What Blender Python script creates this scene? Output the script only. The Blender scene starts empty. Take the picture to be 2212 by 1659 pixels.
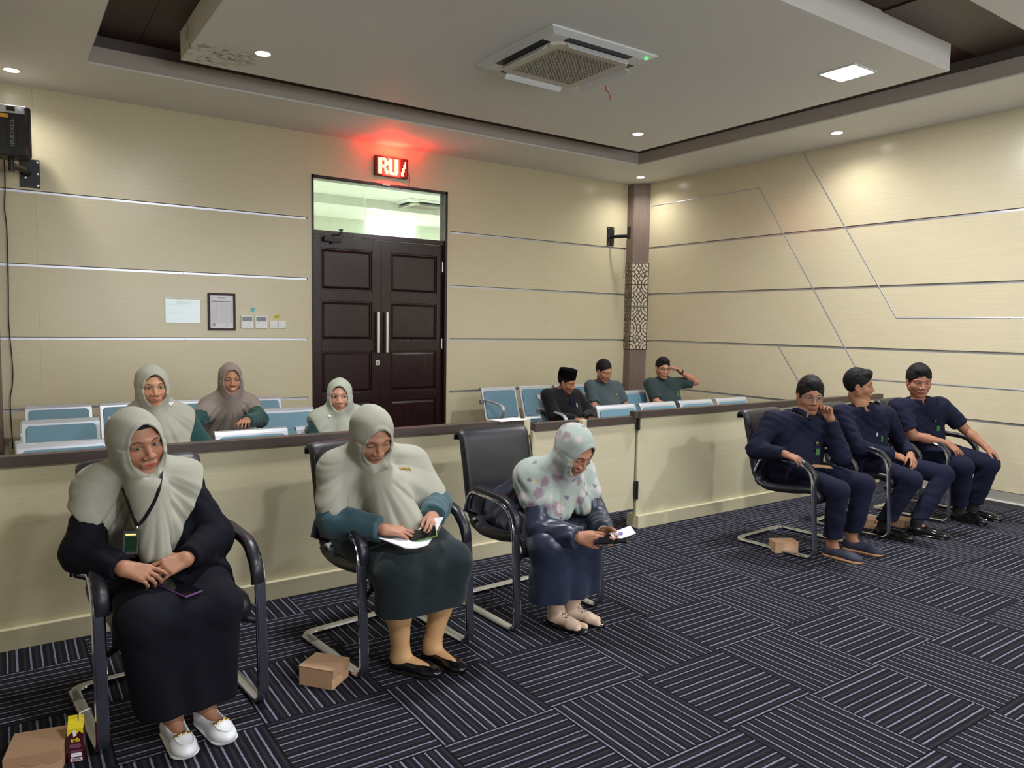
import bpy, bmesh, math, random
import numpy as np
from mathutils import Vector, Matrix, noise

random.seed(7)
PI = math.pi
SC = bpy.context.scene
COL = SC.collection

# ------------------------------------------------------------------ camera
FPX, PITCH, ROLL, YAW = 1607.13, 0.07855, 0.01617, 0.60355
CAMH = 1.535
IW, IH = 2212, 1659
cF = Vector((math.sin(YAW)*math.cos(PITCH), math.cos(YAW)*math.cos(PITCH), -math.sin(PITCH)))
cR0 = Vector((math.cos(YAW), -math.sin(YAW), 0))
cU0 = cR0.cross(cF)
cR = cR0*math.cos(ROLL) + cU0*math.sin(ROLL)
cU = -cR0*math.sin(ROLL) + cU0*math.cos(ROLL)
cam = bpy.data.cameras.new('camera')
camo = bpy.data.objects.new('camera', cam)
COL.objects.link(camo)
cam.sensor_fit = 'HORIZONTAL'; cam.sensor_width = 36.0
cam.lens = FPX/IW*36.0
cam.clip_start = 0.05
camo.matrix_world = Matrix(((cR.x, cU.x, -cF.x, 0), (cR.y, cU.y, -cF.y, 0), (cR.z, cU.z, -cF.z, CAMH), (0, 0, 0, 1)))
SC.camera = camo

# ------------------------------------------------------------------ world, colour management, big lights
w = bpy.data.worlds.new('world'); SC.world = w; w.use_nodes = True
w.node_tree.nodes['Background'].inputs[0].default_value = (0.75, 0.8, 0.85, 1)
w.node_tree.nodes['Background'].inputs[1].default_value = 0.02
SC.view_settings.view_transform = 'Standard'
SC.view_settings.look = 'None'
SC.view_settings.gamma = 1
SC.view_settings.use_curve_mapping = False
SC.view_settings.exposure = 0.29

def area_light(name, loc, size, power, col=(1, 1, 1), rot=(0, 0, 0), spread=PI):
    l = bpy.data.lights.new(name, 'AREA'); l.shape = 'SQUARE'; l.size = size; l.energy = power; l.color = col; l.spread = spread
    o = bpy.data.objects.new(name, l); o.location = loc; o.rotation_euler = rot; COL.objects.link(o)
    return o
def spot_light(name, loc, power, deg=110, blend=0.8, col=(1, 0.97, 0.9), rad=0.04, rot=(0, 0, 0)):
    l = bpy.data.lights.new(name, 'SPOT'); l.energy = power; l.spot_size = math.radians(deg); l.spot_blend = blend
    l.color = col; l.shadow_soft_size = rad
    o = bpy.data.objects.new(name, l); o.location = loc; o.rotation_euler = rot; COL.objects.link(o)
    return o
ZI = 3.55      # underside of the hanging islands
ZC = 3.53      # soffit
PANELS = [(1.70, 3.46), (5.52, 3.46), (1.70, -0.6), (5.35, -0.6)]
PPOW = [62, 80, 92, 100]
for (x, y), pw in zip(PANELS, PPOW):
    area_light('panel_lamp', (x, y, ZI-0.012), 0.24, pw, (0.97, 0.97, 1.0))
# soft fill added behind the camera, shaped as an unseen window band
wl = area_light('unseen_window_fill', (3.6, -4.02, 1.9), 1.0, 150, (0.92, 0.95, 1.0), (PI/2, 0, 0)); wl.scale = (5.0, 1.6, 1)
DOWN = [(1.704, 5.851, ZI), (5.558, 5.822, ZI), (0.149, 7.415, ZC), (7.10, 7.36, ZC), (7.039, 4.498, ZC), (7.04, 1.6, ZC)]
for i, (x, y, z) in enumerate(DOWN):
    spot_light('downlight_lamp', (x, y, z-0.012), 44 if z == ZI else 46, 150, 0.9)

# ------------------------------------------------------------------ helpers: pixel of the survey -> point at a known depth
def ray(px, py):
    return cF + cR*((px-IW/2)/FPX) - cU*((py-IH/2)/FPX)
def at(px, py, Y=None, z=None, X=None):
    v = ray(px, py)
    if Y is not None: t = Y/v.y
    elif X is not None: t = X/v.x
    else: t = (z-CAMH)/v.z
    return Vector((v.x*t, v.y*t, CAMH+v.z*t))

def link(o, parent=None):
    COL.objects.link(o)
    if parent is not None: o.parent = parent
    return o
def tag(o, label=None, cat=None, group=None, kind=None):
    if label: o['label'] = label
    if cat: o['category'] = cat
    if group: o['group'] = group
    if kind: o['kind'] = kind
    return o
def thing(name, label, cat, loc=(0, 0, 0), rz=0.0, group=None):
    o = bpy.data.objects.new(name, None); link(o)
    o.location = loc; o.rotation_euler = (0, 0, rz); o.empty_display_size = 0.1
    return tag(o, label, cat, group)
def copy_tree(o, parent=None):
    c = o.copy(); COL.objects.link(c)
    if parent is not None: c.parent = parent
    for ch in list(o.children):
        copy_tree(ch, c)
    return c
def fin(name, bm, mat, parent=None, smooth=False, bevel=0, seg=2, loc=None, rot=None, kind=None, sharp=0.6):
    me = bpy.data.meshes.new(name)
    bmesh.ops.recalc_face_normals(bm, faces=bm.faces[:])
    bm.to_mesh(me); bm.free()
    o = bpy.data.objects.new(name, me); link(o, parent)
    for m in (mat if isinstance(mat, (list, tuple)) else [mat]): me.materials.append(m)
    if loc is not None: o.location = loc
    if rot is not None: o.rotation_euler = rot
    if bevel:
        md = o.modifiers.new('bevel', 'BEVEL'); md.width = bevel; md.segments = seg; md.limit_method = 'ANGLE'; md.angle_limit = 0.7
    if smooth:
        me.polygons.foreach_set('use_smooth', [True]*len(me.polygons))
        try: me.set_sharp_from_angle(angle=sharp)
        except Exception: pass
    if kind: o['kind'] = kind
    return o
def box(bm, c, s, M=None, mi=0):
    r = bmesh.ops.create_cube(bm, size=1.0)
    T = Matrix.Translation(c) @ Matrix.Diagonal((s[0], s[1], s[2], 1))
    if M is not None: T = M @ T
    bmesh.ops.transform(bm, matrix=T, verts=r['verts'])
    if mi:
        for v in r['verts']:
            for f in v.link_faces: f.material_index = mi
def box2(bm, a, b, M=None, mi=0):
    a = Vector(a); b = Vector(b)
    box(bm, (a+b)/2, (abs(b.x-a.x), abs(b.y-a.y), abs(b.z-a.z)), M, mi)
def cyl(bm, a, b, r, r2=None, n=16, cap=True, mi=0):
    a = Vector(a); b = Vector(b); d = b-a
    q = Vector((0, 0, 1)).rotation_difference(d.normalized()).to_matrix().to_4x4()
    rr = bmesh.ops.create_cone(bm, cap_ends=cap, segments=n, radius1=r, radius2=r if r2 is None else r2, depth=d.length)
    bmesh.ops.transform(bm, matrix=Matrix.Translation((a+b)/2) @ q, verts=rr['verts'])
    if mi:
        for v in rr['verts']:
            for f in v.link_faces: f.material_index = mi
def prism(bm, pts, axis, a, b, mi=0):
    """polygon pts (2D) extruded along axis from a to b; axis 'x': pts=(y,z), 'y': (x,z), 'z': (x,y)"""
    def mk(p, t):
        return {'x': (t, p[0], p[1]), 'y': (p[0], t, p[1]), 'z': (p[0], p[1], t)}[axis]
    v0 = [bm.verts.new(mk(p, a)) for p in pts]; v1 = [bm.verts.new(mk(p, b)) for p in pts]
    n = len(pts)
    fs = [bm.faces.new(v0), bm.faces.new(v1[::-1])]
    for i in range(n):
        fs.append(bm.faces.new((v0[i], v0[(i+1) % n], v1[(i+1) % n], v1[i])))
    for f in fs: f.material_index = mi
def smooth_path(pts, n=6, closed=False):
    """Catmull-Rom through pts"""
    P = [Vector(p) for p in pts]; out = []
    m = len(P)
    rng = m if closed else m-1
    for i in range(rng):
        p0 = P[(i-1) % m] if closed or i > 0 else P[0]*2-P[1]
        p1 = P[i]; p2 = P[(i+1) % m]
        p3 = P[(i+2) % m] if closed or i+2 < m else P[-1]*2-P[-2]
        for k in range(n):
            t = k/n
            out.append(0.5*((2*p1)+(-p0+p2)*t+(2*p0-5*p1+4*p2-p3)*t*t+(-p0+3*p1-3*p2+p3)*t**3))
    if not closed: out.append(P[-1])
    return out
def fillet(pts, r, n=5):
    """polyline with rounded corners; pts may be (p, radius)"""
    P = [Vector(p) for p in pts]; out = [P[0]]
    for i in range(1, len(P)-1):
        rr = r[i] if isinstance(r, (list, tuple)) else r
        a = (P[i-1]-P[i]); b = (P[i+1]-P[i])
        la = min(rr, a.length*0.48); lb = min(rr, b.length*0.48)
        A = P[i]+a.normalized()*la; B = P[i]+b.normalized()*lb
        for k in range(n+1):
            t = k/n
            out.append((1-t)**2*A+2*t*(1-t)*P[i]+t*t*B)
    out.append(P[-1])
    return out
def sweep(bm, path, wdirs, hw, hh, n=10, closed=False, power=2.0, offs=0.0, mi=0):
    """superelliptic section, half width hw along wdir, half height hh along the other normal"""
    rings = []
    m = len(path)
    for i, p in enumerate(path):
        a = path[(i-1) % m] if closed or i > 0 else path[i]
        b = path[(i+1) % m] if closed or i < m-1 else path[i]
        t = (b-a).normalized()
        w_ = wdirs[i] if isinstance(wdirs, list) else wdirs
        w_ = Vector(w_); w_ = (w_-t*w_.dot(t)).normalized()
        h_ = t.cross(w_)
        HW = hw[i] if isinstance(hw, list) else hw; HH = hh[i] if isinstance(hh, list) else hh
        r = []
        for k in range(n):
            an = 2*PI*k/n
            c, s = math.cos(an), math.sin(an)
            c = math.copysign(abs(c)**(2/power), c); s = math.copysign(abs(s)**(2/power), s)
            r.append(bm.verts.new(p + w_*(c*HW) + h_*(s*HH+offs)))
        rings.append(r)
    fs = []
    rng = m if closed else m-1
    for i in range(rng):
        A, B = rings[i], rings[(i+1) % m]
        for k in range(n):
            fs.append(bm.faces.new((A[k], A[(k+1) % n], B[(k+1) % n], B[k])))
    if not closed:
        fs.append(bm.faces.new(rings[0][::-1])); fs.append(bm.faces.new(rings[-1]))
    for f in fs: f.material_index = mi
def tube(bm, path, r, n=8, closed=False, mi=0):
    m = len(path)
    path = [Vector(p) for p in path]
    ws = []
    up = Vector((0.13, 0.21, 0.97)).normalized()
    prev = None
    for i in range(m):
        t = (path[min(i+1, m-1)]-path[max(i-1, 0)]).normalized()
        if prev is None:
            prev = (up-t*up.dot(t)).normalized() if abs(up.dot(t)) < 0.98 else Vector((1, 0, 0))
        prev = (prev-t*prev.dot(t)).normalized()
        ws.append(prev.copy())
    sweep(bm, path, ws, r, r, n, closed, mi=mi)

def text_mesh(name, body, size, mat, parent, loc, rot, extrude=0.001, offset=0.0):
    cu = bpy.data.curves.new(name, 'FONT'); cu.body = body; cu.size = size; cu.align_x = 'CENTER'; cu.align_y = 'CENTER'; cu.extrude = extrude; cu.offset = offset
    tmp = bpy.data.objects.new(name+'_tmp', cu); COL.objects.link(tmp); bpy.context.view_layer.update()
    me = bpy.data.meshes.new_from_object(tmp.evaluated_get(bpy.context.evaluated_depsgraph_get())); me.name = name
    bpy.data.objects.remove(tmp)
    o = bpy.data.objects.new(name, me); link(o, parent); o.location = loc; o.rotation_euler = rot
    me.materials.clear(); me.materials.append(mat); return o
# ------------------------------------------------------------------ materials
def srgb(*c):
    return tuple((v/255/12.92 if v/255 <= 0.04045 else ((v/255+0.055)/1.055)**2.4) for v in c)
MATS = {}
class NT:
    def __init__(s, name):
        s.m = bpy.data.materials.new(name); s.m.use_nodes = True
        s.t = s.m.node_tree; s.b = s.t.nodes['Principled BSDF']; s.out = s.t.nodes['Material Output']
    def n(s, typ, **kw):
        nd = s.t.nodes.new(typ)
        for k, v in kw.items(): setattr(nd, k, v)
        return nd
    def l(s, a, b): s.t.links.new(a, b)
    def val(s, x, sock):
        if isinstance(x, (int, float)): sock.default_value = x
        elif isinstance(x, (tuple, list)): sock.default_value = tuple(x)+((1,) if len(x) == 3 and len(sock.default_value) == 4 else ())
        else: s.l(x, sock)
    def math(s, op, a, b=0.0, c=None, clamp=False):
        nd = s.n('ShaderNodeMath', operation=op, use_clamp=clamp)
        s.val(a, nd.inputs[0]); s.val(b, nd.inputs[1])
        if c is not None: s.val(c, nd.inputs[2])
        return nd.outputs[0]
    def mix(s, f, a, b):
        nd = s.n('ShaderNodeMix', data_type='RGBA')
        s.val(f, nd.inputs[0]); s.val(a, nd.inputs[6]); s.val(b, nd.inputs[7])
        return nd.outputs[2]
    def coord(s, which='Object'):
        return s.n('ShaderNodeTexCoord').outputs[which]
    def attr(s, name):
        return s.n('ShaderNodeAttribute', attribute_name=name).outputs['Vector']
    def sep(s, v):
        nd = s.n('ShaderNodeSeparateXYZ'); s.l(v, nd.inputs[0]); return nd.outputs
    def mapping(s, v, scale=(1, 1, 1), loc=(0, 0, 0), rot=(0, 0, 0)):
        nd = s.n('ShaderNodeMapping'); s.l(v, nd.inputs[0]); nd.inputs[1].default_value = loc; nd.inputs[2].default_value = rot; nd.inputs[3].default_value = scale
        return nd.outputs[0]
    def noise(s, v, scale=5, detail=3, rough=0.5, out=0, dist=0.0):
        nd = s.n('ShaderNodeTexNoise'); s.l(v, nd.inputs['Vector']); nd.inputs['Scale'].default_value = scale
        nd.inputs['Detail'].default_value = detail; nd.inputs['Roughness'].default_value = rough; nd.inputs['Distortion'].default_value = dist
        return nd.outputs[out]
    def ramp(s, f, stops, interp='LINEAR'):
        nd = s.n('ShaderNodeValToRGB'); s.l(f, nd.inputs[0]); e = nd.color_ramp.elements; nd.color_ramp.interpolation = interp
        while len(e) < len(stops): e.new(0.5)
        for el, (p, c) in zip(e, stops):
            el.position = p; el.color = (c, c, c, 1) if isinstance(c, (int, float)) else tuple(c)+(1,)
        return nd.outputs[0]
    def bump(s, h, strength=0.3, dist=0.002):
        nd = s.n('ShaderNodeBump'); s.l(h, nd.inputs['Height']); nd.inputs['Strength'].default_value = strength; nd.inputs['Distance'].default_value = dist
        s.l(nd.outputs[0], s.b.inputs['Normal'])
    def set(s, col=None, rough=None, metal=None, spec=None, sheen=None, coat=None):
        if col is not None: s.val(col, s.b.inputs['Base Color'])
        if rough is not None: s.val(rough, s.b.inputs['Roughness'])
        if metal is not None: s.val(metal, s.b.inputs['Metallic'])
        if spec is not None: s.val(spec, s.b.inputs['Specular IOR Level'])
        if sheen is not None: s.val(sheen, s.b.inputs['Sheen Weight'])
        if coat is not None: s.val(coat, s.b.inputs['Coat Weight'])
        return s
def simple(name, col, rough=0.5, metal=0.0, spec=0.5, var=0.08, scale=12, coat=None, bump=0.0):
    k = NT(name)
    v = k.coord()
    nz = k.noise(v, scale, 3)
    c = k.mix(k.math('MULTIPLY', nz, 1.0), tuple(x*(1-var) for x in col), tuple(min(1, x*(1+var)) for x in col))
    k.set(c, rough, metal, spec, coat=coat)
    if bump: k.bump(k.noise(v, scale*12, 2), bump, 0.001)
    return k.m
def emis(name, col, strength):
    k = NT(name); k.set((0, 0, 0), 0.5)
    k.b.inputs['Emission Color'].default_value = tuple(col)+(1,); k.b.inputs['Emission Strength'].default_value = strength
    return k.m
def laminate(name, c1, c2, axis='x', rough=0.4, spec=0.4):
    """fine-grained laminate, grain stretched along the axis"""
    k = NT(name); v = k.coord()
    sc = {'x': (0.6, 30, 30), 'z': (30, 30, 0.6), 'y': (30, 0.6, 30)}[axis]
    n1 = k.noise(k.mapping(v, sc), 6, 4, 0.6)
    n2 = k.noise(v, 1.1, 2)
    f = k.math('ADD', k.math('MULTIPLY', n1, 0.75), k.math('MULTIPLY', n2, 0.25))
    k.set(k.mix(k.ramp(f, [(0.32, 0), (0.7, 1)]), c1, c2), rough, 0, spec)
    k.bump(n1, 0.06, 0.001)
    return k.m
M = {}
M['panel'] = laminate('cream_laminate', srgb(197, 187, 155), srgb(209, 200, 170), 'x', 0.27, 0.4)
M['panel_r'] = laminate('cream_laminate_right', srgb(198, 187, 156), srgb(210, 200, 171), 'y', 0.24, 0.45)
M['part'] = laminate('partition_laminate', srgb(192, 184, 152), srgb(205, 198, 168), 'x', 0.4, 0.35)
M['cap'] = laminate('dark_wood_laminate', srgb(62, 52, 48), srgb(84, 72, 66), 'x', 0.42, 0.4)
M['colwood'] = laminate('column_wood', srgb(104, 88, 80), srgb(138, 120, 108), 'z', 0.45, 0.35)
M['deck'] = laminate('deck_wood', srgb(40, 23, 20), srgb(72, 45, 39), 'y', 0.5, 0.3)
M['alu'] = simple('brushed_aluminium', srgb(190, 193, 202), 0.36, 0.8, var=0.04, scale=3)
M['chrome'] = simple('polished_chrome', srgb(214, 216, 228), 0.09, 1.0, var=0.02, scale=3)
M['steel'] = simple('satin_steel', srgb(214, 212, 208), 0.3, 0.9, var=0.03)
M['silver'] = simple('silver_paint', srgb(188, 192, 198), 0.34, 0.45, var=0.03)
M['black_metal'] = simple('black_painted_metal', srgb(24, 25, 30), 0.42, 0.2, var=0.1)
M['white_plastic'] = simple('white_plastic', srgb(226, 228, 228), 0.4, var=0.02)
M['groove'] = simple('groove_shadow_line', srgb(120, 112, 88), 0.6)
M['base_grey'] = simple('grey_baseboard', srgb(150, 148, 138), 0.4)
M['white'] = simple('white_trim', srgb(220, 220, 214), 0.5, var=0.03)
def ceil_mat():
    k = NT('ceiling_paint'); v = k.coord()
    n1 = k.noise(v, 0.9, 3); n2 = k.noise(v, 6, 4)
    c = k.mix(n1, srgb(222, 219, 214), srgb(231, 228, 223))
    # blotches of mould on the island corner
    p = k.sep(v)
    dx = k.math('DIVIDE', k.math('SUBTRACT', p[0], 1.45), 0.33); dy = k.math('DIVIDE', k.math('SUBTRACT', p[1], 6.1), 0.3)
    d = k.math('ADD', k.math('MULTIPLY', dx, dx), k.math('MULTIPLY', dy, dy))
    area = k.ramp(d, [(0.2, 1), (1.0, 0)])
    m1 = k.ramp(k.noise(k.mapping(v, (1, 2.2, 1)), 16, 5, 0.65), [(0.50, 0), (0.57, 1)])
    m2 = k.ramp(k.noise(v, 5, 2), [(0.34, 0), (0.5, 1)])
    mk = k.math('MULTIPLY', k.math('MULTIPLY', m1, area), k.math('MULTIPLY', m2, 0.9))
    c = k.mix(mk, c, srgb(96, 100, 84))
    k.set(c, 0.62, 0, 0.3); k.bump(k.noise(v, 2.2, 2, 0.5, dist=0.6), 0.25, 0.02)
    return k.m
M['ceil'] = ceil_mat()
M['riser'] = simple('cove_riser_paint', srgb(182, 172, 163), 0.6, var=0.03)
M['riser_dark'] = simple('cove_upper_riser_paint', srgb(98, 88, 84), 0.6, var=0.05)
def carpet_mat():
    k = NT('ribbed_carpet'); v = k.coord(); p = k.sep(v)
    wob = k.math('MULTIPLY', k.math('SUBTRACT', k.noise(v, 35, 2), 0.5), 0.0035)
    x = k.math('ADD', p[0], wob)
    u = k.math('ADD', k.math('MULTIPLY', x, 22.0), 50.0)   # 11 ribs in half a metre
    cell = k.math('FLOOR', u); fr = k.math('FRACT', u)
    wn = k.n('ShaderNodeTexWhiteNoise', noise_dimensions='1D'); k.l(cell, wn.inputs['W']); rv = wn.outputs['Value']
    lw = k.math('ADD', k.math('MULTIPLY', rv, 0.04), 0.062)
    line = k.math('LESS_THAN', k.math('ABSOLUTE', k.math('SUBTRACT', fr, k.math('ADD', 0.15, k.math('MULTIPLY', rv, 0.35)))), lw)
    mid = k.math('LESS_THAN', k.math('ABSOLUTE', k.math('SUBTRACT', fr, 0.78)), 0.12)
    pile = k.noise(v, 420, 2, 0.7)
    breakup = k.ramp(k.noise(k.mapping(v, (260, 60, 60)), 1.0, 2), [(0.3, 0.45), (0.6, 1.0)])
    dark = k.mix(pile, srgb(16, 16, 19), srgb(32, 32, 37))
    midc = k.mix(pile, srgb(30, 30, 35), srgb(52, 52, 60))
    lit = k.mix(pile, srgb(92, 94, 112), srgb(150, 152, 174))
    c = k.mix(k.math('MULTIPLY', mid, breakup), dark, midc)
    c = k.mix(k.math('MULTIPLY', line, breakup), c, lit)
    ax = k.math('ABSOLUTE', p[0]); ay = k.math('ABSOLUTE', p[1])
    edge = k.math('GREATER_THAN', k.math('MAXIMUM', ax, ay), 0.2478)
    c = k.mix(edge, c, srgb(16, 16, 19))
    k.set(c, 0.95, 0, 0.1)
    hgt = k.math('ADD', k.math('MULTIPLY', line, 0.6), k.math('MULTIPLY', pile, 0.5))
    k.bump(hgt, 0.7, 0.003)
    return k.m
M['carpet'] = carpet_mat()
M['carpet_base'] = simple('carpet_underlay', srgb(20, 20, 24), 0.95, var=0.3, scale=200)
def doorwood():
    k = NT('dark_stained_door_wood'); v = k.coord()
    n1 = k.noise(k.mapping(v, (18, 18, 1.2)), 3, 4, 0.6)
    k.set(k.mix(n1, srgb(26, 13, 13), srgb(52, 29, 28)), 0.24, 0, 0.45)
    k.bump(n1, 0.1, 0.002)
    return k.m
M['door'] = doorwood()
def leather():
    k = NT('black_leather'); v = k.coord()
    n1 = k.noise(v, 260, 3); n2 = k.noise(v, 9, 2)
    k.set(k.mix(n2, srgb(20, 20, 25), srgb(34, 34, 42)), 0.4, 0, 0.5)
    vr = k.n('ShaderNodeTexVoronoi'); k.l(v, vr.inputs['Vector']); vr.inputs['Scale'].default_value = 620
    k.bump(k.math('ADD', vr.outputs[0], k.math('MULTIPLY', n2, 3.0)), 0.22, 0.0008)
    return k.m
M['leather'] = leather()
M['armpad'] = simple('arm_pad_leather', srgb(26, 26, 34), 0.36, var=0.15, scale=40)
M['leg_reflect'] = simple('dark_reflection_chrome', srgb(104, 106, 118), 0.2, 0.85, var=0.04)  # chrome with a dark reflection put into its colour
M['teal'] = simple('teal_vinyl', srgb(96, 134, 150), 0.5, var=0.05, scale=30, bump=0.1)
M['kraft'] = simple('kraft_cardboard', srgb(186, 148, 116), 0.7, var=0.06, scale=20)
M['kraft_in'] = simple('kraft_cardboard_edge', srgb(168, 130, 100), 0.7)
M['paper'] = simple('white_paper', srgb(226, 226, 232), 0.6, var=0.02)
M['ink'] = simple('grey_print', srgb(120, 120, 128), 0.6)
M['rubber'] = simple('black_rubber', srgb(22, 22, 24), 0.6)
M['phone'] = simple('black_glass', srgb(14, 14, 18), 0.08, var=0.1)
# ================================================================== SETTING
YB, XR, YP = 7.872, 7.509, 4.038
XL = -0.28
STRIP = [0.715, 1.352, 1.996, 2.638]
# floor: underlay plus one carpet tile object per tile
bm = bmesh.new(); box2(bm, (-3.2, -4.2, -0.12), (XR+0.15, 8.2, -0.006))
floor = fin('floor', bm, M['carpet_base'], kind='structure')
bm = bmesh.new()
T_ = 0.2496; r_ = 0.0025
vs = []
for z, s in ((-0.006, T_), (-0.0015, T_), (0.0, T_-r_)):
    vs.append([bm.verts.new((sx*s, sy*s, z)) for sx, sy in ((-1, -1), (1, -1), (1, 1), (-1, 1))])
bm.faces.new(vs[2])
for a, b in ((0, 1), (1, 2)):
    for k in range(4): bm.faces.new((vs[a][k], vs[a][(k+1) % 4], vs[b][(k+1) % 4], vs[b][k]))
tile0 = fin('carpet_tile', bm, M['carpet'], floor)
OX, OY = 0.29, 0.275
tiles = []
first = True
for i in range(-2, 15):
    for j in range(0, 17):
        cx_, cy_ = OX-0.25+0.5*i+0.0, OY+0.25+0.5*j
        if cx_ > XR-0.2 or cy_ > YB+0.1 or (cx_ < XL-0.3 and cy_ > 3.2): continue
        o = tile0 if first else tile0.copy()
        if not first: COL.objects.link(o)
        first = False
        o.location = (cx_, cy_, 0)
        rot = 0 if (i+j) % 2 == 1 else PI/2
        if random.random() < 0.5: rot += PI
        o.rotation_euler = (0, 0, rot)
        tiles.append(o)

def wallpiece(parent, name, bm, mat, **kw):
    return fin(name, bm, mat, parent, **kw)
# back wall ------------------------------------------------------------
DX0, DX1, DZ = 2.79, 4.45, 3.105
bm = bmesh.new()
box2(bm, (-0.6, YB+0.028, -0.1), (DX0, YB+0.16, 4.1)); box2(bm, (DX1, YB+0.028, -0.1), (XR+0.2, YB+0.16, 4.1)); box2(bm, (DX0, YB+0.028, DZ), (DX1, YB+0.16, 4.1))
wb = fin('wall_back', bm, M['groove'], kind='structure')
G = 0.013
zed = [0.0]+STRIP+[ZC+0.02]
def panel_y(x0, x1, z0, z1):
    bm = bmesh.new(); box2(bm, (x0+0.0004, YB, z0), (x1-0.0004, YB+0.027, z1)); return fin('panel', bm, M['panel'], wb)
for x0, x1 in ((XL-0.05, 0.30), (0.30, 2.745), (4.495, 5.95), (5.95, XR+0.02)):
    for k in range(5):
        panel_y(x0, x1, zed[k]+(G if k else 0), zed[k+1]-(G if k < 4 else 0))
for x0, x1 in ((2.745, DX0), (DX1, 4.495)):
    bm = bmesh.new(); box2(bm, (x0, YB, 0), (x1, YB+0.027, ZC+0.02)); fin('door_side_panel', bm, M['panel'], wb)
bm = bmesh.new(); box2(bm, (DX0, YB, DZ), (DX1, YB+0.027, ZC+0.02)); fin('panel', bm, M['panel'], wb)
for z in STRIP:
    for x0, x1 in ((XL, 1.5), (1.503, 2.742), (4.498, XR)):
        bm = bmesh.new(); box2(bm, (x0, YB+0.016, z-G), (x1, YB+0.0275, z+G-0.006)); fin('trim_strip', bm, M['alu'], wb)
# right wall ------------------------------------------------------------
bm = bmesh.new(); box2(bm, (XR+0.028, -4.2, -0.1), (XR+0.16, 8.0, 4.1))
wr = fin('wall_right', bm, M['groove'], kind='structure')
for y0, y1 in ((-4.2, -2.15), (-2.15, 0.29), (0.29, 2.73), (2.73, 5.17), (5.17, YB+0.02)):
    for k in range(5):
        bm = bmesh.new(); box2(bm, (XR, y0+0.0004, zed[k]+(G if k else 0.098)), (XR+0.027, y1-0.0004, zed[k+1]-(G if k < 4 else 0)))
        fin('panel', bm, M['panel_r'], wr)
for z in STRIP:
    for y0, y1 in ((-4.1, 1.2), (1.203, 4.6), (4.603, YB)):
        bm = bmesh.new(); box2(bm, (XR+0.016, y0, z-G), (XR+0.0275, y1, z+G-0.006)); fin('trim_strip', bm, M['alu'], wr)
def inlay(p, q, wd=0.014):
    bm = bmesh.new()
    a = Vector((XR-0.0015, p[0], p[1])); b = Vector((XR-0.0015, q[0], q[1]))
    sweep(bm, [a, b], (1, 0, 0), 0.002, wd/2, 4, power=8)
    fin('inlay_strip', bm, M['alu'], wr)
inlay((5.201, 3.522), (4.035, 1.673)); inlay((4.035, 1.673), (-1.0, 1.673), 0.012)
inlay((7.55, 3.212), (5.775, 3.212), 0.012); inlay((5.775, 3.212), (4.37, 1.03)); inlay((4.37, 1.03), (-1.0, 1.03), 0.016)
inlay((5.42, 1.352), (4.96, 0.73))
bm = bmesh.new(); box2(bm, (XR+0.004, -4.1, 0), (XR+0.03, 7.5, 0.095))
fin('baseboard_right', bm, M['base_grey'], kind='structure')
bm = bmesh.new(); box2(bm, (XR-0.012, -4.1, -0.004), (XR+0.02, 7.5, 0.008))
fin('trim_1', bm, M['white'], kind='structure')
# left wall return beside the seats, and the rest of the shell
bm = bmesh.new(); box2(bm, (XL-0.12, 3.4, -0.1), (XL, YB+0.1, 3.6)); box2(bm, (-3.2, 3.4, -0.1), (XL, 3.52, 3.6))
fin('wall_left', bm, M['panel_r'], kind='structure')
bm = bmesh.new(); box2(bm, (-3.3, -4.2, -0.1), (-3.2, 3.52, 3.6)); fin('wall_side', bm, M['panel_r'], kind='structure')
bm = bmesh.new(); box2(bm, (-3.3, -4.3, -0.1), (XR+0.15, -4.2, 4.0)); fin('wall_front', bm, M['panel'], kind='structure')
bm = bmesh.new(); box2(bm, (1.05, -4.2, 1.05), (6.15, -4.14, 2.75)); wf_ = fin('window_1', bm, M['white'], kind='structure')  # unseen window band, added with glowing panes to brighten the room
for k in range(4):
    bm = bmesh.new(); box2(bm, (1.12+1.25*k, -4.138, 1.12), (2.30+1.25*k, -4.132, 2.68)); fin('fill_pane', bm, emis('fill_pane_glow', (0.86, 0.93, 1.0), 1.2) if k == 0 else bpy.data.materials['fill_pane_glow'], wf_)

# columns ----------------------------------------------------------------
def column(name, poly, label):
    bm = bmesh.new(); prism(bm, poly, 'z', -0.02, ZC+0.02)
    o = fin(name, bm, M['colwood'], bevel=0.006); o['kind'] = 'structure'; return o
CP = [(7.357, YB+0.01), (7.345, 7.735), (7.509, 7.575), (7.60, 7.575), (7.60, YB+0.01)]
colr = column('pillar_corner', CP, '')
coll = column('pillar_left', [(XL-0.05, 7.72), (-0.135, 7.60), (0.002, 7.735), (0.008, YB+0.01), (XL-0.05, YB+0.01)], '')
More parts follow.
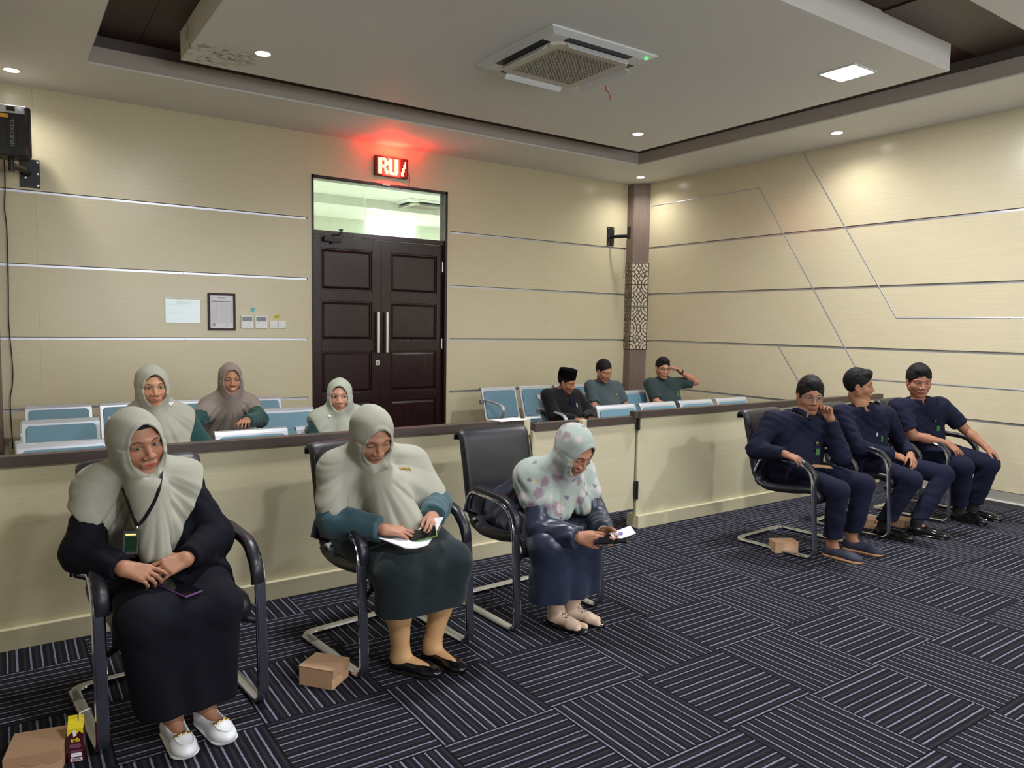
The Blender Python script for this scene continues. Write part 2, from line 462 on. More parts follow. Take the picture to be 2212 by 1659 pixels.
# pierced lattice panels around the corner column
LAT = simple('dark_lattice_board', srgb(84, 66, 58), 0.5)
LBK = simple('cream_lattice_backing', srgb(214, 202, 176), 0.5)
lat = thing('lattice_screen', 'brown pierced lattice screen wrapped around the corner column', 'screen', (7.345, 7.735, 1.227))
org = Vector((7.345, 7.735, 1.227))
def facem(p, q):
    p = Vector((*p, 0)); q = Vector((*q, 0)); u = (q-p).normalized(); n_ = Vector((u.y, -u.x, 0))
    if n_.dot(p) > 0: n_ = -n_
    return Matrix(((u.x, 0, n_.x, p.x-org.x), (u.y, 0, n_.y, p.y-org.y), (0, 1, 0, 0), (0, 0, 0, 1))), (q-p).length
def lattice_cell(bm, Mx, w_, h_, z0, full, flip):
    # coordinates 0..1 in the cell; bars as segments
    S = []
    def seg(*p): S.append(p)
    seg((0, 0), (1, 0)); seg((0, 1), (1, 1)); seg((0, 0), (0, 1)); seg((1, 0), (1, 1))
    for (cx_, cy_, sx, sy) in ((0, 0, 1, 1), (1, 0, -1, 1), (0, 1, 1, -1), (1, 1, -1, -1)):
        for rr in (0.24, 0.40):
            pts = [(cx_+sx*rr*math.cos(a), cy_+sy*rr*math.sin(a)) for a in [0, PI/8, PI/4, 3*PI/8, PI/2]]
            seg(*pts)
    seg((0.40, 0.0), (0.40, 0.13), (0.5, 0.22), (0.60, 0.13), (0.60, 0.0)); seg((0.40, 1.0), (0.40, 0.87), (0.5, 0.78), (0.60, 0.87), (0.60, 1.0))
    seg((0.0, 0.40), (0.13, 0.40), (0.22, 0.5), (0.13, 0.60), (0.0, 0.60)); seg((1.0, 0.40), (0.87, 0.40), (0.78, 0.5), (0.87, 0.60), (1.0, 0.60))
    seg((0.22, 0.5), (0.5, 0.78)); seg((0.5, 0.22), (0.78, 0.5)); seg((0.30, 0.28), (0.72, 0.72)); seg((0.30, 0.58), (0.58, 0.30)); seg((0.42, 0.70), (0.70, 0.42)); seg((0.28, 0.28), (0.22, 0.5))
    for s in S:
        for a, b in zip(s[:-1], s[1:]):
            if flip: a, b = (1-a[0], a[1]), (1-b[0], b[1])
            if not full:
                if a[0] < 0.0 or b[0] < 0.0: continue
            A = Mx @ Vector((a[0]*w_, z0+a[1]*h_, 0.009)); B = Mx @ Vector((b[0]*w_, z0+b[1]*h_, 0.009))
            d = (B-A)
            if d.length < 1e-4: continue
            d = d.normalized()*0.003
            nn = (Mx.to_3x3() @ Vector((0, 0, 1)))
            sweep(bm, [A-d, B+d], nn, 0.003, 0.0052, 4, power=8)
Mf, wf = facem((7.345, 7.735), (7.509, 7.575)); Ml, wl = facem((7.357, 7.872), (7.345, 7.735))
H4 = (2.437-1.227-0.016)/4
for fi, (Mx, ww) in enumerate(((Mf, wf), (Ml, wl))):
    for k in range(4):
        z0 = k*H4+(0.016 if k > 1 else 0)
        bm = bmesh.new(); lattice_cell(bm, Mx, ww, H4, z0, True, k > 1); fin('lattice_panel', bm, LAT, lat)
    bm = bmesh.new()
    box2(bm, (0, 0, 0.0005), (ww, H4*4+0.016, 0.004), Mx); fin('backing_board', bm, LBK, lat)

# ceiling ----------------------------------------------------------------
ZD = 3.765
SX0, SX1, SY1 = 0.63, 6.572, 6.86
bm = bmesh.new()
box2(bm, (-3.3, SY1, ZC), (XR+0.15, YB+0.1, ZC+0.14)); box2(bm, (SX1, -4.3, ZC), (XR+0.15, SY1, ZC+0.14)); box2(bm, (-3.3, -4.3, ZC), (SX0, SY1, ZC+0.14)); box2(bm, (-3.3, -4.3, ZC), (XR+0.15, -3.4, ZC+0.14))
ceil = fin('ceiling', bm, M['ceil'], kind='structure')
for nm, a, b in (('trim_2', (SX0, SY1-0.008, ZC+0.012), (SX1, SY1+0.0, ZC+0.14)), ('trim_3', (SX1-0.008, -3.4, ZC+0.012), (SX1, SY1, ZC+0.14)), ('trim_4', (SX0, -3.4, ZC+0.012), (SX0+0.008, SY1-0.01, ZC+0.14))):
    bm = bmesh.new(); box2(bm, a, b); fin(nm, bm, M['riser'], kind='structure')
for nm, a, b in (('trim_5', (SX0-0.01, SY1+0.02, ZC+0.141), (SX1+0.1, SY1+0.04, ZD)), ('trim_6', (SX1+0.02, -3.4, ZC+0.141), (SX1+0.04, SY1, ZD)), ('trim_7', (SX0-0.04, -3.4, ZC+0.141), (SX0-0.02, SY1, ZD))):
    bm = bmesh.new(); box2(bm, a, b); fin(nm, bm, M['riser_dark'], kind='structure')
# pale bead along the soffit edge
for nm, a, b in (('trim_8', (SX0, SY1-0.016, ZC-0.003), (SX1, SY1+0.004, ZC+0.016)), ('trim_9', (SX1-0.016, -3.4, ZC-0.003), (SX1+0.004, SY1, ZC+0.016))):
    bm = bmesh.new(); box2(bm, a, b); fin(nm, bm, M['white'], kind='structure', bevel=0.004)
deck = bpy.data.objects.new('ceiling_deck', None); link(deck); deck['kind'] = 'structure'
xx = -0.2
while xx < XR:
    bm = bmesh.new(); box2(bm, (xx+0.002, -4.2, ZD), (min(xx+0.398, XR+0.1), YB, ZD+0.02)); fin('deck_board', bm, M['deck'], deck); xx += 0.4
bm = bmesh.new(); box2(bm, (-3.3, -4.2, ZD+0.02), (XR+0.1, YB, ZD+0.1)); fin('deck_back', bm, M['deck'], deck)
def island(name, x0, x1, y0, y1, z1):
    bm = bmesh.new(); box2(bm, (x0, y0, ZI), (x1, y1, z1))
    o = fin(name, bm, M['ceil'], bevel=0.003); o['kind'] = 'structure'; return o
island('ceiling_island_1', 1.229, 6.12, 2.985, 6.392, ZD)
island('ceiling_island_2', 1.229, 6.12, -1.9, 2.31, ZD)
bm = bmesh.new(); box2(bm, (5.14, 2.40, ZD-0.012), (5.60, 2.985, ZD)); box2(bm, (5.6, 2.31, ZD-0.012), (6.57, 2.985, ZD))
fin('ceiling_board', bm, laminate('reddish_deck_wood', srgb(64, 50, 44), srgb(88, 70, 62), 'x'), kind='structure')

# partition ---------------------------------------------------------------
def partition(name, x0, x1, post):
    t = thing(name, 'cream laminate partition with dark wood top rail, ' + ('left of the gate' if post else 'right of the gate'), 'partition', ((x0+x1)/2, YP+0.08, 0))
    def mk(nm, a, b, mat, bev=0.003):
        bm = bmesh.new(); ox = Vector(t.location)
        box2(bm, Vector(a)-ox, Vector(b)-ox); fin(nm, bm, mat, t, bevel=bev)
    xs = x1-0.055 if post else x1
    n = max(1, round((xs-x0)/2.44)); 
    for k in range(n):
        mk('front_panel', (x0+(xs-x0)*k/n+0.0008, YP+0.03, 0.1), (x0+(xs-x0)*(k+1)/n-0.0008, YP+0.066, 0.854), M['part'], 0.001)
    mk('plinth', (x0, YP, 0.0), (x1, YP+0.13, 0.1), M['part'])
    if post: mk('end_post', (xs, YP+0.012, 0.1), (x1, YP+0.072, 0.905), M['part'])
    mk('top_rail', (x0-(0 if post else 0.055), YP+0.008, 0.853), (xs, YP+0.072, 0.904), M['cap'], 0.002)
    return t
partition('partition_wall', XL+0.01, 2.95, True)
partition('partition_wall', 3.975, 7.36, False)
def gate(x0, x1, label, cappos, postpos, hinge):
    t = thing('swing_gate', label, 'gate', ((x0+x1)/2, YP+0.06, 0)); ox = Vector(t.location)
    def mk(nm, a, b, mat, bev=0.002):
        bm = bmesh.new(); box2(bm, Vector(a)-ox, Vector(b)-ox); return fin(nm, bm, mat, t, bevel=bev)
    mk('gate_panel', (x0, YP+0.04, 0.15), (x1, YP+0.08, 0.865 if postpos else 0.815), M['part'])
    mk('top_rail', (cappos[0], YP+0.025, 0.812), (cappos[1], YP+0.085, 0.868), M['cap'])
    if hinge:
        for z in (0.83, 0.30):
            bm = bmesh.new(); box2(bm, (x1-0.004-ox.x, YP+0.012-ox.y, z-0.065), (x1+0.020-ox.x, YP+0.04-ox.y, z+0.065))
            cyl(bm, (x1+0.008-ox.x, YP+0.01-ox.y, z-0.07), (x1+0.008-ox.x, YP+0.01-ox.y, z+0.07), 0.009, n=8)
            fin('hinge', bm, M['black_metal'], t)
gate(2.99, 3.385, 'narrow left leaf of the low swing gate beside the end post', (3.0, 3.385), False, False)
gate(3.43, 3.955, 'right leaf of the low swing gate on black hinges', (3.475, 3.955), True, True)

# door --------------------------------------------------------------------
YD = YB+0.05
dr = bpy.data.objects.new('door_1', None); link(dr); dr['kind'] = 'structure'; dr.location = (3.62, YD, 0)
def dpart(nm, boxes, mat, parent=dr, bev=0.003, **kw):
    bm = bmesh.new()
    for a, b in boxes: box2(bm, Vector(a)-Vector((3.62, YD, 0)), Vector(b)-Vector((3.62, YD, 0)))
    return fin(nm, bm, mat, parent, bevel=bev, **kw)
dpart('door_frame', [((DX0, YB-0.012, 0), (DX0+0.022, YD+0.08, DZ)), ((DX1-0.03, YB-0.012, 0), (DX1, YD+0.08, DZ)), ((DX0, YB-0.012, DZ-0.035), (DX1, YD+0.08, DZ)), ((DX0, YB+0.02, 2.475), (DX1, YD+0.06, 2.53))], M['door'])
LX = ((DX0+0.024, 3.617), (3.621, DX1-0.032))
PZ = [(2.345, 1.895), (1.775, 1.34), (1.215, 0.75), (0.64, 0.18)]
for s, (x0, x1) in enumerate(LX):
    px0, px1 = (2.91, 3.51) if s == 0 else (3.735, 4.345)
    bx = [((x0, YD, 0.01), (px0, YD+0.04, 2.472)), ((px1, YD, 0.01), (x1, YD+0.04, 2.472))]
    zz = [2.472]+[q for pz in PZ for q in pz]+[0.01]
    for k in range(0, len(zz), 2): bx.append(((px0, YD, zz[k+1]), (px1, YD+0.04, zz[k])))
    leaf = dpart('door_leaf', bx, M['door'])
    for z1, z0 in PZ:
        bm = bmesh.new()
        O = Vector((3.62, YD, 0))
        box2(bm, Vector((px0, YD+0.022, z0))-O, Vector((px1, YD+0.036, z1))-O)
        # raised field with sloped edge
        a = [(px0+0.012, z0+0.012), (px1-0.012, z0+0.012), (px1-0.012, z1-0.012), (px0+0.012, z1-0.012)]
        c = [(px0+0.04, z0+0.04), (px1-0.04, z0+0.04), (px1-0.04, z1-0.04), (px0+0.04, z1-0.04)]
        A = [bm.verts.new(Vector((p[0], YD+0.0225, p[1]))-O) for p in a]; B = [bm.verts.new(Vector((p[0], YD+0.008, p[1]))-O) for p in c]
        bm.faces.new(B)
        for k in range(4): bm.faces.new((A[k], A[(k+1) % 4], B[(k+1) % 4], B[k]))
        fin('panel', bm, M['door'], leaf)
    hx = 3.565 if s == 0 else 3.672
    bm = bmesh.new(); O = Vector((3.62, YD, 0))
    box2(bm, Vector((hx-0.014, YD-0.062, 1.20))-O, Vector((hx+0.014, YD-0.046, 1.665))-O)
    for z in (1.27, 1.59): cyl(bm, Vector((hx, YD-0.05, z))-O, Vector((hx, YD, z))-O, 0.008, n=10)
    fin('handle', bm, M['steel'], leaf, bevel=0.003)
    if s == 0:
        bm = bmesh.new(); box2(bm, Vector((3.555, YD-0.004, 1.055))-O, Vector((3.605, YD, 1.11))-O); box2(bm, Vector((3.576, YD-0.007, 1.072))-O, Vector((3.584, YD-0.002, 1.092))-O, mi=1)
        fin('lock_plate', bm, [M['steel'], M['black_metal']], leaf)
    for z in (2.22, 1.30):
        ex = x0+0.004 if s == 0 else x1-0.004
        bm = bmesh.new(); cyl(bm, Vector((ex, YD-0.006, z-0.06))-O, Vector((ex, YD-0.006, z+0.06))-O, 0.007, n=8)
        fin('hinge', bm, M['steel'], leaf)
bm = bmesh.new(); O = Vector((3.62, YD, 0))
box2(bm, Vector((2.93, YD-0.05, 2.415))-O, Vector((3.13, YD-0.004, 2.465))-O)
cyl(bm, Vector((3.03, YD-0.03, 2.395))-O, Vector((3.03, YD-0.03, 2.485))-O, 0.016, n=10)
tube(bm, [Vector((3.03, YD-0.03, 2.485))-O, Vector((3.12, YD-0.07, 2.50))-O, Vector((3.13, YD-0.03, 2.545))-O], 0.008, 6)
box2(bm, Vector((3.11, YD-0.035, 2.535))-O, Vector((3.15, YD-0.002, 2.56))-O)
fin('door_closer', bm, M['black_metal'], dr, bevel=0.003)
# glass transom
k = NT('green_tinted_glass'); k.set(srgb(249, 252, 249), 0.02, 0, 0.5); k.b.inputs['Transmission Weight'].default_value = 1.0; k.b.inputs['IOR'].default_value = 1.1
glass = k.m
for i, (x0, x1) in enumerate(((DX0+0.022, 3.435), (3.438, DX1-0.03))):
    bm = bmesh.new(); box2(bm, Vector((x0, YD+0.02, 2.532))-O, Vector((x1, YD+0.026, DZ-0.036))-O)
    fin('glass_pane', bm, glass, dr)
# alarm contact above the frame
bm = bmesh.new(); box2(bm, (-0.045, -0.02, -0.012), (0.045, 0.012, 0.014)); o = fin('door_contact', bm, [M['white_plastic']], None, bevel=0.004, loc=(3.64, YB-0.022, 3.092)); tag(o, 'small white contact switch on the top of the door frame', 'switch')

# room beyond the transom ------------------------------------------------
nxt = bpy.data.objects.new('wall_beyond', None); link(nxt); nxt['kind'] = 'structure'
GW = simple('pale_green_wall', srgb(216, 222, 208), 0.6); WC = simple('bright_ceiling', srgb(230, 234, 226), 0.6)
bm = bmesh.new(); box2(bm, (0.5, 12.6, 0), (9.5, 12.7, 3.6)); fin('far_wall', bm, GW, nxt)
bm = bmesh.new(); box2(bm, (0.4, YB+0.17, 3.5), (9.5, 12.7, 3.6)); fin('far_ceiling', bm, WC, nxt)
bm = bmesh.new(); box2(bm, (0.4, YB+0.17, 0), (0.5, 12.7, 3.6)); box2(bm, (9.5, YB+0.17, 0), (9.6, 12.7, 3.6)); fin('far_side_wall', bm, GW, nxt)
bm = bmesh.new(); box2(bm, (0.4, YB+0.17, -0.1), (9.6, 12.7, 0)); fin('far_floor', bm, GW, nxt)
a = at(793, 464, Y=12.58); b = at(895, 560, Y=12.58)
bm = bmesh.new(); box2(bm, (a.x, 12.56, b.z), (b.x, 12.6, a.z)); fin('window_1', bm, emis('daylight_window', (0.95, 1.0, 0.95), 3.2), nxt)
area_light('next_room_lamp', (8.3, 9.6, 3.3), 1.0, 250, (0.97, 1.0, 0.96)); area_light('next_room_lamp', (1.4, 11.2, 3.3), 0.8, 120, (0.97, 1.0, 0.96))
bm = bmesh.new(); box2(bm, (3.0, 11.2, 3.36), (9.4, 12.6, 3.5)); fin('far_soffit', bm, WC, nxt)
for px_, py_ in ((818, 404), (819, 459), (930, 461)):
    p = at(px_, py_, z=3.498 if py_ != 459 else 3.355)
    bm = bmesh.new(); cyl(bm, (p.x, p.y, p.z-0.006), (p.x, p.y, p.z), 0.07, n=20); fin('far_downlight', bm, bpy.data.materials.get('far_glow') or emis('far_glow', (1, 1, 0.97), 12), nxt)
# ================================================================== FIXTURES
def frame_box(bm, x0, x1, y0, y1, wd, z0, z1, mi=0):
    box2(bm, (x0, y0, z0), (x1, y0+wd, z1), mi=mi); box2(bm, (x0, y1-wd, z0), (x1, y1, z1), mi=mi)
    box2(bm, (x0, y0+wd, z0), (x0+wd, y1-wd, z1), mi=mi); box2(bm, (x1-wd, y0+wd, z0), (x1, y1-wd, z1), mi=mi)
EM_D = emis('downlight_glow', (1.0, 0.98, 0.94), 26); EM_P = emis('panel_glow', (0.93, 0.97, 1.0), 30)
dl_labels = ['round recessed downlight beside the mould stain on the ceiling island', 'round recessed downlight at the far right corner of the ceiling island',
             'round recessed downlight in the soffit above the wall speaker', 'round recessed downlight in the soffit above the corner column',
             'round recessed downlight in the soffit along the right wall', 'round recessed downlight in the soffit nearer the camera on the right']
for i, (x, y, z) in enumerate(DOWN[:5]):
    t = thing('downlight', dl_labels[i], 'ceiling light', (x, y, z), 0, 'recessed downlights')
    bm = bmesh.new(); 
    pth = [Vector((0.062*math.cos(a), 0.062*math.sin(a), -0.003)) for a in [2*PI*k/28 for k in range(28)]]
    sweep(bm, pth, (0, 0, 1), 0.004, 0.009, 6, closed=True); fin('trim_ring', bm, M['white'], t, smooth=True)
    bm = bmesh.new(); cyl(bm, (0, 0, -0.004), (0, 0, 0.0), 0.055, n=28); fin('lens', bm, EM_D, t)
for i, (x, y) in enumerate(PANELS[1:2]):
    t = thing('panel_light', 'square flush panel light glaring white on the ceiling island', 'ceiling light', (5.535, 3.475, ZI))
    bm = bmesh.new(); frame_box(bm, -0.155, 0.155, -0.155, 0.155, 0.014, -0.008, 0.0); fin('light_frame', bm, M['white'], t)
    bm = bmesh.new(); box2(bm, (-0.141, -0.141, -0.005), (0.141, 0.141, 0.0)); fin('diffuser', bm, EM_P, t)

# air conditioner cassette -----------------------------------------------
def cassette(name, loc, label, detail=True):
    t = thing(name, label, 'air conditioner', loc)
    Wp = M['white_plastic']
    bm = bmesh.new(); H = 0.49
    # bezel: outer flat frame with chamfer and slots
    zo, zi_ = -0.012, -0.034
    R1, R2, R3 = 0.49, 0.435, 0.362
    def ring(r, z): return [bm.verts.new((sx*r, sy*r, z)) for sx, sy in ((-1, -1), (1, -1), (1, 1), (-1, 1))]
    r0 = ring(R1, 0); r1 = ring(R1, zo); r2 = ring(R2, zi_); 
    for A, B in ((r0, r1), (r1, r2)):
        for q in range(4): bm.faces.new((A[q], A[(q+1) % 4], B[(q+1) % 4], B[q]))
    # corner squares between slots
    for sx in (-1, 1):
        for sy in (-1, 1):
            box2(bm, (sx*0.30, sy*0.30, -0.0345), (sx*R2, sy*R2, -0.02))
    fin('bezel', bm, Wp, t, bevel=0.002)
    bm = bmesh.new()
    for k in range(4):
        Mx = Matrix.Rotation(k*PI/2, 4, 'Z'); box2(bm, (-0.3, R3-0.005, -0.0352), (0.3, R2, -0.0125), Mx)
    fin('air_slot', bm, M['black_metal'], t)
    for k in range(4):
        bm = bmesh.new(); Mx = Matrix.Rotation(k*PI/2, 4, 'Z')
        path = [Vector((0, R3+0.004, -0.042)), Vector((0, R3+0.018, -0.066)), Vector((0, R3+0.045, -0.088))]
        rings = []
        for p, tck in zip(path, (0.003, 0.004, 0.002)):
            rings.append([bm.verts.new(Mx @ Vector((x, p.y+dy, p.z+dz))) for x, dy, dz in ((-0.275, 0, 0), (0.275, 0, 0), (0.275, tck, tck), (-0.275, tck, tck))])
        bm.faces.new(rings[0]); bm.faces.new(rings[-1][::-1])
        for A, B in zip(rings[:-1], rings[1:]):
            for q in range(4): bm.faces.new((A[q], A[(q+1) % 4], B[(q+1) % 4], B[q]))
        fin('air_flap', bm, Wp, t, smooth=True)
    # centre cover with intake grille
    bm = bmesh.new(); c = 0.06
    pts = [(-R3+c, -R3), (R3-c, -R3), (R3, -R3+c), (R3, R3-c), (R3-c, R3), (-R3+c, R3), (-R3, R3-c), (-R3, -R3+c)]
    prism(bm, pts, 'z', -0.028, -0.058); fin('centre_cover', bm, simple('beige_plastic', srgb(206, 200, 184), 0.45), t, bevel=0.004)
    bm = bmesh.new(); box2(bm, (-0.27, -0.27, -0.0592), (0.27, 0.27, -0.0575)); fin('intake', bm, M['black_metal'], t)
    bm = bmesh.new(); n = 17
    for k in range(n+1):
        x = -0.275+0.55*k/n
        box2(bm, (x-0.0065, -0.275, -0.0610), (x+0.0065, 0.275, -0.059)); box2(bm, (-0.275, x-0.0065, -0.0610), (0.275, x+0.0065, -0.059))
    fin('grille', bm, simple('beige_grille', srgb(190, 182, 166), 0.5), t)
    bm = bmesh.new(); cyl(bm, (0.41, -0.455, -0.030), (0.41, -0.455, -0.036), 0.011, n=12)
    fin('indicator_lamp', bm, emis('green_led', (0.05, 1.0, 0.12), 2.2), t)
    return t
ac = cassette('air_conditioner', (3.60, 4.59, ZI), 'white square ceiling cassette air conditioner with perforated grille')
p = at(915, 448, z=3.46)
ac2 = cassette('air_conditioner', (p.x, p.y, 3.5), 'ceiling cassette air conditioner seen through the glass above the door')
bm = bmesh.new(); tube(bm, smooth_path([(0, 0, 0.0), (0.01, 0.01, -0.03), (0.03, -0.01, -0.06), (0.05, 0.0, -0.10), (0.07, 0.01, -0.115)], 4), 0.004, 6)
tube(bm, smooth_path([(0.012, 0, 0.0), (0.03, 0.0, -0.04), (0.045, -0.01, -0.08), (0.06, 0, -0.11)], 4), 0.003, 6, mi=1)
o = fin('loose_wire', bm, [simple('red_wire', srgb(170, 40, 30), 0.5), simple('white_wire', srgb(220, 214, 200), 0.5)], loc=(4.26, 4.86, ZI+0.001), smooth=True)
tag(o, 'short loose red and white wires hanging from the ceiling beside the air conditioner', 'wire')

# LED sign -----------------------------------------------------------------
s0 = at(811, 336, Y=YB-0.05); s1 = at(880, 385, Y=YB-0.05)
sg = thing('led_sign', 'glowing red LED message sign reading RUA above the door', 'sign', (3.70, YB-0.03, 3.29))
bm = bmesh.new(); box2(bm, (-0.20, -0.028, -0.108), (0.20, 0.028, 0.108)); fin('sign_case', bm, simple('dark_red_case', srgb(70, 10, 12), 0.4), sg, bevel=0.003)
bm = bmesh.new(); box2(bm, (-0.185, -0.0292, -0.094), (0.185, -0.0275, 0.094)); fin('led_matrix', bm, emis('led_red_field', (1.0, 0.02, 0.012), 0.3), sg)
WH = emis('led_hot_letter', (1.0, 0.42, 0.2), 3.2)
def dots(name, bitmap, x0, parent):
    bm = bmesh.new(); P_ = 0.0148
    for r, row in enumerate(bitmap):
        for c, ch in enumerate(row):
            if ch == '#': box(bm, (x0+c*P_, -0.0305, 0.081-r*P_), (0.0142, 0.003, 0.0142))
    fin(name, bm, WH, parent)
Rb = ["######..", "#######.", "###..###", "###..###", "###..###", "#######.", "######..", "###.##..", "###..##.", "###..###", "###...##", "###...##"]
Ub = ["###..###"]*9+["###..###", "########", ".######."]
Ab = ["....", "...#", "...#", "..##", "..##", "..##", ".##.", ".##.", ".##.", "##..", "##..", "##.."]
dots('letter', Rb, -0.160, sg); dots('letter', Ub, -0.035, sg); dots('letter', Ab, 0.118, sg)
bm = bmesh.new(); tube(bm, smooth_path([(0.18, -0.02, -0.06), (0.215, -0.01, -0.055), (0.235, 0.0, -0.1), (0.225, 0.005, -0.19), (0.226, 0.005, -0.205)], 5), 0.003, 6); fin('cable', bm, M['rubber'], sg, smooth=True)
area_light('led_sign_glow', (3.70, YB-0.10, 3.40), 0.16, 10, (1.0, 0.012, 0.006), (PI, 0, 0)).scale = (2.0, 0.6, 1)
area_light('led_sign_front_glow', (3.70, YB-0.07, 3.29), 0.2, 42, (1.0, 0.012, 0.008), (PI/2, 0, 0))

# framed notice, paper holder, controllers, switches ----------------------
def on_wall(name, x0, x1, z0, z1, label, cat, group=None):
    return thing(name, label, cat, ((x0+x1)/2, YB, (z0+z1)/2), 0, group), (x1-x0)/2, (z1-z0)/2
t, hx, hz = on_wall('picture_frame', 1.722, 1.988, 1.438, 1.812, 'dark brown framed notice with a printed table hanging left of the door', 'picture frame')
bm = bmesh.new(); fw = 0.022
for a, b in (((-hx, -0.02, -hz), (hx, 0, -hz+fw)), ((-hx, -0.02, hz-fw), (hx, 0, hz)), ((-hx, -0.02, -hz+fw), (-hx+fw, 0, hz-fw)), ((hx-fw, -0.02, -hz+fw), (hx, 0, hz-fw))): box2(bm, a, b)
fin('frame', bm, simple('dark_picture_frame', srgb(46, 26, 22), 0.6), t, bevel=0.003)
bm = bmesh.new(); box2(bm, (-hx+fw, -0.008, -hz+fw), (hx-fw, 0, hz-fw)); sheet = fin('sheet', bm, M['paper'], t)
bm = bmesh.new()
for k in range(24): box2(bm, (-0.095, -0.0086, 0.085-k*0.0085), (0.095, -0.008, 0.0862-k*0.0085))
for x in (-0.095, -0.045, 0.01, 0.05, 0.095): box2(bm, (x-0.0006, -0.0087, -0.11), (x+0.0006, -0.008, 0.095))
box2(bm, (-0.04, -0.0086, 0.14), (0.04, -0.008, 0.144)); box2(bm, (-0.03, -0.0086, 0.13), (0.03, -0.008, 0.133)); box2(bm, (-0.095, -0.0086, 0.10), (0.095, -0.008, 0.108))
box2(bm, (0.035, -0.0086, -0.128), (0.065, -0.008, -0.126)); box2(bm, (0.035, -0.0086, -0.138), (0.06, -0.008, -0.136))
fin('printed_table', bm, M['ink'], sheet)
bm = bmesh.new(); cyl(bm, (-0.075, -0.0086, -0.13), (-0.075, -0.0079, -0.13), 0.016, n=20); fin('stamp', bm, simple('violet_stamp', srgb(170, 160, 190), 0.6), sheet)
t, hx, hz = on_wall('document_holder', 1.335, 1.647, 1.508, 1.738, 'clear acrylic pocket with a white printed sheet on the wall', 'document holder')
ka = NT('clear_acrylic'); ka.set(srgb(235, 245, 240), 0.04); ka.b.inputs['Transmission Weight'].default_value = 1; ka.b.inputs['IOR'].default_value = 1.45
bm = bmesh.new(); box2(bm, (-hx+0.004, -0.004, -hz+0.002), (hx-0.004, 0, hz-0.004)); sheet = fin('sheet', bm, M['paper'], t)
bm = bmesh.new(); box2(bm, (-hx-0.003, -0.009, -hz), (hx+0.003, -0.0055, hz)); fin('acrylic_cover', bm, ka.m, t)
bm = bmesh.new(); box2(bm, (-hx-0.008, -0.012, hz+0.006), (hx+0.03, 0, hz+0.018)); fin('hanging_bar', bm, ka.m, t)
bm = bmesh.new()
for k in range(4): box2(bm, (-0.06+0.01*(k % 2), -0.0046, 0.094-k*0.008), (0.08-0.015*(k % 2), -0.004, 0.0965-k*0.008))
box2(bm, (-0.14, -0.0046, 0.058), (0.14, -0.004, 0.0592)); box2(bm, (-0.14, -0.0046, -0.02), (0.14, -0.004, -0.0188))
for k in range(3): box2(bm, (0.06, -0.0046, -0.04-k*0.012), (0.11-0.01*k, -0.004, -0.038-k*0.012))
fin('printed_lines', bm, M['ink'], sheet)
for x0, lb in ((2.041, 'white thermostat with grey display, nearer the framed notice'), (2.182, 'white thermostat with grey display, nearer the light switches')):
    t, hx, hz = on_wall('thermostat', x0, x0+0.125, 1.463, 1.592, lb, 'thermostat', 'wall controllers')
    bm = bmesh.new(); box2(bm, (-hx, -0.018, -hz), (hx, 0, hz)); fin('body', bm, M['white_plastic'], t, bevel=0.004)
    bm = bmesh.new(); box2(bm, (-hx+0.012, -0.0195, 0.008), (hx-0.014, -0.0175, hz-0.012)); fin('display', bm, simple('grey_lcd', srgb(92, 102, 102), 0.25), t)
    bm = bmesh.new(); cyl(bm, (0.045, -0.0205, -0.016), (0.045, -0.0178, -0.016), 0.008, n=12); box2(bm, (0.03, -0.019, -0.045), (0.056, -0.0175, -0.034))
    fin('button', bm, M['silver'], t)
for x0, lb in ((2.335, 'white rocker light switch, left of the pair beside the door'), (2.423, 'white rocker light switch, right of the pair beside the door')):
    t, hx, hz = on_wall('light_switch', x0, x0+0.08, 1.462, 1.54, lb, 'light switch', 'light switches')
    bm = bmesh.new(); box2(bm, (-hx, -0.01, -hz), (hx, 0, hz)); fin('plate', bm, M['white_plastic'], t, bevel=0.006, seg=3)
    bm = bmesh.new(); box2(bm, (-hx+0.016, -0.014, -0.018), (hx-0.016, -0.009, 0.02)); fin('rocker', bm, M['white_plastic'], t, bevel=0.002)
for nm, x0, x1, z0, z1, c, lb in (('wall_sticker', 2.141, 2.187, 1.63, 1.672, srgb(120, 200, 205), 'small turquoise sticker on the wall above the thermostats'), ('wall_sticker', 2.382, 2.446, 1.566, 1.608, srgb(214, 196, 60), 'small yellow sticker on the wall above the light switches')):
    t, hx, hz = on_wall(nm, x0, x1, z0, z1, lb, 'sticker', 'wall stickers')
    bm = bmesh.new(); box2(bm, (-hx, -0.001, -hz), (hx, 0, hz)); fin('sheet', bm, simple(nm+'_face', c, 0.5), t)
    bm = bmesh.new()
    for k in range(3): box2(bm, (-hx+0.006, -0.0014, hz-0.010-k*0.011), (hx-0.006-0.01*k, -0.0009, hz-0.006-k*0.011))
    fin('print', bm, simple(nm+'_print', tuple(v*0.35 for v in c), 0.6), t)

